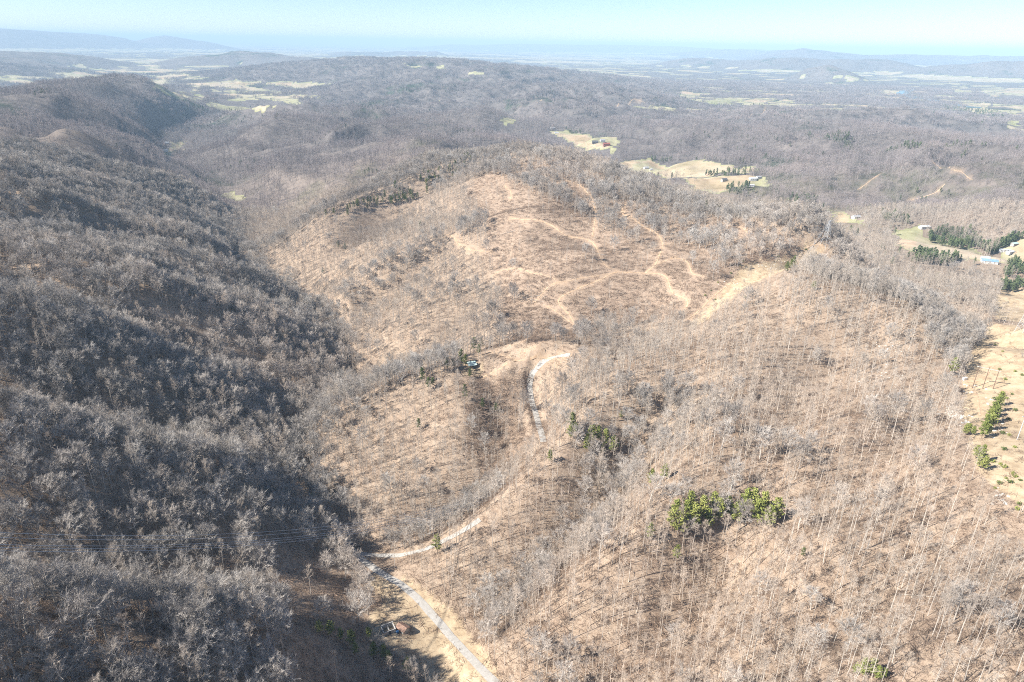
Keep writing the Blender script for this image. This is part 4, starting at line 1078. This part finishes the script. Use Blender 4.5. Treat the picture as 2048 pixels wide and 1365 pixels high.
# roofless block cabin and the rusty shed beside the road
x, y, z = ground_at(777, 1262); e = empty('ruined_cabin', (x, y, z), 0.5)
for lo, hi in (((-2.6, -2.1, -.8), (2.6, -1.85, 1.9)), ((-2.6, 1.85, -.8), (2.6, 2.1, 2.1)), ((-2.6, -1.85, -.8), (-2.35, 1.85, 2.0)), ((2.35, -1.85, -.8), (2.6, 1.85, 1.7)), ((-.1, -1.85, -.5), (.1, 1.85, 1.5))):
    B = MB(); B.box(lo, hi); part('wall', B, C_BLOCK, e)
B = MB(); B.box((-0.4, -2.14, 0), (0.5, -2.1, 1.7)); part('doorway', B, C_DARK, e)
for yy in (-0.9, 0.9):
    B = MB(); B.box((-2.35, yy - .07, 1.3), (2.35, yy + .07, 1.45)); part('beam', B, C_WOOD, e)
tag(e, 'roofless pale block cabin ruin left of the gravel road', 'ruin')
house('rusty_shed', 806, 1262, 4.4, 3.2, 2.1, 0.9, C_GREYW, C_RUST, 2.5, 'small shed with a rusty tin roof beside the ruin', 'shed', 1)
x, y, z = ground_at(795, 1266); B = MB(); B.tube([(0, 0, 0), (0, 0, 0.08), (0, 0, 0.45), (0, 0, 0.9), (0, 0, 0.98)], [0.55, 0.62, 0.66, 0.62, 0.5], 12, True)
o = put('water_barrel', B.mesh('water_barrel', C_BTARP), (x, y, z)); tag(o, 'blue barrel standing beside the rusty shed', 'barrel')
# car in the shade by the fork
def car(u, v, rz, mat, label):
    x, y, z = ground_at(u, v); e = empty('parked_car', (x, y, z), rz)
    B = MB(); prof = [(-2.2, .35), (-2.2, .85), (-2.05, .98), (-1.0, 1.02), (-.45, 1.5), (1.0, 1.52), (1.75, 1.0), (2.2, .92), (2.25, .35)]
    for s in (-.85, .85):
        i = len(B.v); B.v += [(px_, s * (0.82 if pz2 > 1.2 else 1), pz2) for px_, pz2 in prof]; B.f.append(tuple(range(i, i + 9)) if s > 0 else tuple(range(i + 8, i - 1, -1)))
    for k in range(9): B.f.append((k, (k + 1) % 9, 9 + (k + 1) % 9, 9 + k))
    part('body', B, mat, e)
    for sx in (-1.35, 1.4):
        for sy in (-.88, .88):
            B = MB(); B.tube([(sx, sy - .1, .33), (sx, sy + .1, .33)], [.33, .33], 12, True); w_ = part('wheel', B, C_DARK, e)
    B = MB(); B.quad((-.77, 0, 1.275), (0, .62, 0), (.25, 0, .21)); part('windscreen', B, C_DARK, e)
    B = MB(); B.quad((1.42, 0, 1.29), (0, .62, 0), (.30, 0, -.21)); part('rear_window', B, C_DARK, e)
    return tag(e, label, 'car')
C_NAVY = paint('dark_blue_paint', (0.015, 0.03, 0.075), 0.35, var=0.05)
car(703, 1094, 0.9, C_NAVY, 'dark blue car parked in shade at the fork of the road')
# far buildings
for n_, u, v, w, d, h, r_, wl, rf, rz, lab, cat in (
    ('farmhouse', 469, 513, 11, 7, 3.0, 2.0, C_WHITE, C_DARKR, 0.9, 'white house with dark roof beside the creek road', 'house'),
    ('outbuilding', 462, 508, 6, 4, 2.6, 1.2, C_GREYW, C_GREYR, 0.6, 'grey outbuilding just left of the creek house', 'shed'),
    ('farmhouse', 1205, 284, 14, 9, 4.5, 2.6, C_WHITE, C_GREYR, 0.2, 'pale farmhouse between the barns in the far valley', 'house'),
    ('barn', 1213, 292, 18, 11, 5, 3.2, C_RED, C_RED, 0.1, 'red roofed barn at the edge of the far meadow', 'barn'),
    ('barn', 1190, 287, 16, 10, 4.5, 3.0, C_DARKR, C_DARKR, 0.0, 'dark barn left of the farmhouse in the far valley', 'barn'),
    ('farmhouse', 1105, 258, 13, 8, 3.2, 2.2, C_WHITE, C_GREYR, 0.3, 'pale house at the head of the farthest meadow', 'house'),
    ('outbuilding', 1113, 267, 12, 6, 2.8, 1.6, C_TIN, C_TIN, 0.1, 'low bright tin shed in the farthest meadow', 'shed'),
    ('farmhouse', 1292, 338, 12, 8, 3.2, 2.2, C_WHITE, C_GREYR, 0.4, 'grey roofed house below the valley fields', 'house'),
    ('outbuilding', 1302, 341, 7, 5, 2.6, 1.4, C_GREYW, C_TIN, 0.4, 'small tin roofed shed right of the grey roofed house', 'shed'),
    ('barn', 1448, 363, 11, 7, 3.6, 2.4, C_GREYW, C_DARKR, 0.3, 'dark barn alone on the green valley field', 'barn'),
    ('farmhouse', 1505, 360, 13, 8, 3.2, 2.0, C_WHITE, C_TIN, 0.1, 'white house at the right end of the green field', 'house'),
    ('outbuilding', 1517, 357, 9, 6, 2.8, 1.6, C_WHITE, C_GREYR, 0.3, 'white cottage at the wood edge beyond the green field', 'house'),
    ('outbuilding', 1500, 373, 14, 6, 2.6, 1.4, C_WHITE, C_TIN, 0.0, 'long low white shed below the green field', 'shed'),
    ('farmhouse', 1712, 437, 12, 8, 3.0, 2.0, C_WHITE, C_GREYR, 0.2, 'grey roofed house on the small yellow field', 'house'),
    ('outbuilding', 1848, 457, 15, 7, 2.8, 1.6, C_WHITE, C_TIN, 0.2, 'long white building on the clearing above the pine stand', 'shed'),
    ('barn', 1978, 526, 17, 8, 3.0, 1.8, C_WHITE, C_BLUE, -0.35, 'long building with a bright blue roof near the right edge', 'barn'),
    ('farmhouse', 1970, 520, 9, 6, 2.8, 1.6, C_WHITE, C_TIN, -0.3, 'white cottage touching the blue roofed building', 'house'),
    ('outbuilding', 2028, 491, 8, 5, 2.8, 1.4, C_GREYW, C_TEAL, 0.3, 'small teal roofed shed at the top of the right field', 'shed'),
    ('trailer_home', 2008, 503, 14, 4.5, 2.6, 0.6, C_WHITE, C_TIN, -0.2, 'white trailer home on the right field', 'trailer'),
    ('trailer_home', 2020, 507, 12, 4.5, 2.6, 0.6, C_WHITE, C_TIN, 0.5, 'white trailer home nearest the right edge of the field', 'trailer'),
    ('outbuilding', 2032, 529, 6, 4, 2.4, 1.2, C_RED, C_RED, 0.1, 'small red shed near the right edge', 'shed'),
    ('farmhouse', 333, 288, 14, 9, 3.4, 2.4, C_WHITE, C_TIN, 0.2, 'white house in shade above the far creek meadow', 'house'),
    ('outbuilding', 330, 303, 12, 7, 3.0, 1.8, C_WHITE, C_GREYR, 0.6, 'pale house at the left edge of the far creek meadow', 'house')):
    house(n_, u, v, w, d, h, r_, wl, rf, rz, lab, cat, 2, n_ == 'farmhouse')
# white box by the strip
x, y, z = ground_at(1929, 760); e = empty('utility_cabinet', (x, y, z), 0.3)
B = MB(); B.box((-1.1, -.7, -.3), (1.1, .7, 1.3)); part('cabinet_body', B, C_WHITE, e); B = MB(); B.box((-1.2, -.8, 1.3), (1.2, .8, 1.42)); part('lid', B, C_WHITE, e)
B = MB(); B.box((-.5, -.73, .1), (.5, -.7, 1.1)); part('door', B, C_TIN, e); tag(e, 'small white cabinet beside the shaded wood edge of the strip', 'utility box')
# three legged pole structure
x, y, z = ground_at(1965, 778); e = empty('triple_power_pole', (x, y, z), -0.62)
for s in (-1, 0, 1):
    zz = float(zat(x + math.cos(-.62) * s * 4.4, y + math.sin(-.62) * s * 4.4)) + CAMZ - z
    B = MB(); B.tube([(s * 4.4, 0, zz - 1.5), (s * 4.4, 0, 12.6)], [0.22, 0.15], 8, True); part('pole', B, C_POLE, e)
    B = MB(); B.tube([(s * 4.4, 0, 10.2), (s * 4.4, 0, 11.6)], [0.09, 0.09], 6, True); part('insulator', B, C_TIN, e)
B = MB(); B.box((-5.4, -.16, 11.7), (5.4, -.05, 11.95)); part('crossarm', B, C_POLEG, e); B = MB(); B.box((-5.4, .16, 11.7), (5.4, .27, 11.95)); part('crossarm', B, C_POLEG, e)
tag(e, 'three legged wooden power pole frame with pale crossarm on the strip', 'power pole')
H_TOP = (x, y, z + 11.6)
# lattice tower on the crest
def lattice(u, v, Ht, rz, label, lean=0):
    x, y, z = ground_at(u, v); e = empty('lattice_tower', (x, y, z), rz)
    def w_(t): return 2.8 * (1 - t) + 0.45 * t
    for sx in (-1, 1):
        for sy in (-1, 1):
            B = MB(); B.tube([(sx * 2.95, sy * 2.95, -2), (sx * w_(1), sy * w_(1), Ht)], [0.13, 0.09], 4); part('leg', B, C_STEEL, e)
    B = MB()
    for k in range(7):
        t0, t1 = (k / 7) ** .8, ((k + 1) / 7) ** .8
        for ax in range(4):
            cs = [(-1, -1), (1, -1), (1, 1), (-1, 1), (-1, -1)]; (ax0, ay0), (ax1, ay1) = cs[ax], cs[ax + 1]
            B.tube([(ax0 * w_(t0), ay0 * w_(t0), Ht * t0), (ax1 * w_(t1), ay1 * w_(t1), Ht * t1)], [.06, .06], 3); B.tube([(ax1 * w_(t0), ay1 * w_(t0), Ht * t0), (ax0 * w_(t1), ay0 * w_(t1), Ht * t1)], [.06, .06], 3)
    part('bracing', B, C_STEEL, e)
    for zz in (.72, .86, .98):
        B = MB(); B.tube([(-3.6, 0, Ht * zz), (3.6, 0, Ht * zz)], [.12, .12], 4); part('crossarm', B, C_STEEL, e)
    return tag(e, label, 'power tower'), (x, y, z)
_, TW = lattice(1650, 492, 22, 0.5, 'grey lattice power tower at the end of the crest clearing')
lattice(2044, 662, 18, 0.3, 'grey lattice power tower at the right edge beyond the strip')
x, y, z = ground_at(2034, 880); e = empty('power_pole', (x, y, z), 0.2); B = MB(); B.tube([(0, 0, -1), (0, 0, 13)], [.2, .13], 8, True); part('pole', B, C_STEEL, e)
B = MB(); B.box((-1.6, -.1, 11.6), (1.6, .1, 11.85)); part('crossarm', B, C_STEEL, e); tag(e, 'single pale power pole on the grass near the right edge', 'power pole')
# conductors over the valley
def wire(a, b_, sag, label, r=0.06, n_=40):
    a, b_ = np.asarray(a), np.asarray(b_); P = [a + (b_ - a) * t - np.array([0, 0, 4 * sag * t * (1 - t)]) for t in np.linspace(0, 1, n_)]
    B = MB(); B.tube(P, [r] * n_, 4); o = put('power_line_wire', B.mesh('power_line_wire', C_STEEL)); return tag(o, label, 'wire', 'wires of the power line over the valley')
for k, (v0_, v1_) in enumerate(((1047, 913), (1057, 918), (1072, 924), (1078, 929), (1085, 935))):
    A_ = np.array(pd(-60, v0_ + 16, 0.74 * np.hypot(*hit(0, v0_)[:2]))); A_[2] += CAMZ
    Dv = np.array(pd(600, v1_, 0.86 * np.hypot(*hit(620, v1_)[:2]))); Dv[2] += CAMZ
    B_ = np.array(TW) + np.array([(-3.4, -3.4, 0, 3.4, 3.4)[k] * 0.85, (-3.4, -3.4, 0, 3.4, 3.4)[k] * 0.5, (16, 19, 21.5, 19, 16)[k]])
    # hang the wire from the left hand mountain through the measured point to the tower
    L = np.linalg.norm((B_ - A_)[:2]); t = np.linalg.norm((Dv - A_)[:2]) / L
    zl = A_[2] + (B_[2] - A_[2]) * t
    wire(A_, B_, max(4.0, (zl - Dv[2]) / (4 * t * (1 - t))), ('topmost', 'second from the top', 'middle', 'second from the bottom', 'lowest')[k] + ' thin wire crossing the dark left hillside')
# fallen trunks
LOGS = [((1538, 1152), (1548, 1196), .30), ((1488, 1196), (1530, 1194), .18), ((1800, 1190), (1870, 1196), .20), ((1474, 1170), (1484, 1196), .2), ((1010, 670), (1040, 686), .2), ((1270, 452), (1310, 455), .3), ((1180, 505), (1215, 512), .25),
        ((1040, 598), (1080, 592), .25), ((1090, 605), (1060, 600), .2), ((1380, 440), (1400, 452), .25), ((1130, 372), (1165, 352), .25), ((1165, 378), (1200, 358), .25), ((1385, 485), (1350, 470), .2), ((1000, 470), (1030, 462), .25), ((960, 850), (1000, 790), .2), ((1040, 775), (1060, 760), .2)]
LT = ['long pale fallen trunk pointing down the right slope', 'thin pale fallen trunk lying level left of the long one', 'thin dark fallen trunk on the lower right slope', 'short broken pale trunk left of the long fallen one', 'fallen trunk above the loop tracks by the shed', 'white fallen trunk across the upper dirt track', 'fallen trunk left of the track junction',
      'fallen trunk below the lower left track', 'short fallen trunk beside the lower left track', 'fallen trunk right of the upper dirt track', 'long fallen trunk below the summit', 'fallen trunk right of another below the summit', 'fallen trunk near the upper right of the cutover', 'fallen trunk on the left side of the cutover', 'fallen trunk across the brushy hollow', 'short fallen trunk near the bend of the curved road']
for (p, q_, r_), lab in zip(LOGS, LT):
    a = np.array(ground_at(*p)); b_ = np.array(ground_at(*q_)); mid = (a + b_) / 2; mid[2] = float(zat(mid[0], mid[1])) + CAMZ + .2; a[2] += .15; b_[2] += .3
    B = MB(); B.tube([a - mid, mid * 0 + (0, 0, .1), b_ - mid], [r_ * .5, r_ * .8, r_], 7, True); o = put('fallen_log', B.mesh('fallen_log', M_TRUNK), tuple(mid)); tag(o, lab, 'log', 'fallen trunks')

# low evergreen shrubs and pale rocks on the strip
def shrub_mesh():
    B = MB()
    for _ in range(46):
        c = unit(rv()) * random.uniform(.3, 1.0) * (1, 1, .7) + np.array([0, 0, .55]); a = unit(rv()); w_ = unit(np.cross(a, rv())); s_ = random.uniform(.18, .34); i = len(B.v)
        B.v += [tuple(c + a * s_), tuple(c - a * s_ * .5 + w_ * s_ * .75), tuple(c - a * s_ * .5 - w_ * s_ * .75), tuple(c + np.cross(a, w_) * s_ * .7)]; B.f += [(i, i + 1, i + 3), (i + 1, i + 2, i + 3), (i + 2, i, i + 3)]
    return B
SH = [shrub_mesh().mesh('shrub', M_PINE_L) for _ in range(3)] + [shrub_mesh().mesh('shrub', M_PINE) for _ in range(2)]
for zone, pts in (('on the grass at the lower right edge', [(2000, 930), (2008, 936), (2012, 958), (1998, 968), (2020, 966), (2030, 955), (2040, 962), (1990, 978), (2026, 948), (2038, 1010), (2034, 1020), (1984, 925)]),
                  ('on the strip between the pine clump and the poles', [(1988, 800), (2012, 798), (2024, 790), (2030, 822), (2016, 840), (2004, 868), (2018, 872), (2008, 900), (2028, 896)]),
                  ('on the strip above the three legged poles', [(1990, 690), (2004, 704), (1998, 740), (2010, 760), (2030, 744), (2044, 752), (1978, 662)]),
                  ('along the clearing on the crest', [(1462, 548), (1480, 533), (1436, 566), (1422, 582), (1410, 592), (1486, 524), (1430, 600), (1490, 596), (1556, 514), (1612, 500)])):
    for u, v in pts:
        o = put('shrub', random.choice(SH), ground_at(u, v), random.uniform(0, 6.28), random.uniform(.7, 1.35)); tag(o, 'low green shrub ' + zone, 'shrub', 'green shrubs ' + zone)
C_ROCK = paint('pale_rock', (0.52, 0.49, 0.44), 0.95, var=0.25, scale=1.0)
def rock_mesh():
    B = MB(); bm = bmesh.new(); bmesh.ops.create_icosphere(bm, subdivisions=1, radius=1.0)
    for v in bm.verts: v.co = mathutils.Vector((v.co.x * random.uniform(.7, 1.3), v.co.y * random.uniform(.6, 1.1), v.co.z * random.uniform(.3, .7)))
    me = bpy.data.meshes.new('rock'); bm.to_mesh(me); bm.free(); me.materials.append(C_ROCK); return me
rk = [rock_mesh() for _ in range(5)]; rp = []
for (u, v, n_, su, sv) in ((1905, 828, 34, 9, 6), (1925, 838, 30, 10, 6), (1935, 780, 14, 14, 6), (1990, 858, 16, 10, 8), (2004, 995, 18, 12, 8), (1775, 700, 26, 30, 8), (1760, 745, 22, 26, 12), (1530, 530, 24, 22, 7), (1460, 575, 20, 16, 8), (1700, 560, 10, 20, 6), (1980, 800, 10, 8, 8), (1150, 712, 8, 12, 5)):
    for _ in range(n_): rp.append(ground_at(u + random.gauss(0, su), v + random.gauss(0, sv)))
scatter('loose_rocks', rp, rng.uniform(0, 6.28, len(rp)), rng.uniform(.25, .9, len(rp)), rng.integers(0, 5, len(rp)), rk)
# ------------------------------------------------------------------ air
def haze_box(dens, colr):
    B = MB(); lo = (-90000.0, -3000.0, float(ZG.min()) + CAMZ - 4.0); hi = (90000.0, 90000.0, float(max(ZG.max(), 0)) + CAMZ + 12.0)
    B.box(lo, hi)
    m = bpy.data.materials.new('haze'); m.use_nodes = True; nt = m.node_tree
    nt.nodes.remove(nt.nodes['Principled BSDF'])
    v = nt.nodes.new('ShaderNodeVolumePrincipled'); v.inputs['Color'].default_value = (*colr, 1); v.inputs['Density'].default_value = dens; v.inputs['Anisotropy'].default_value = -0.1
    nt.links.new(v.outputs[0], nt.nodes['Material Output'].inputs['Volume'])
    o = put('haze', B.mesh('haze', m)); o['kind'] = 'stuff'; return o
haze_box(8.0e-5, (0.58, 0.80, 1.0))
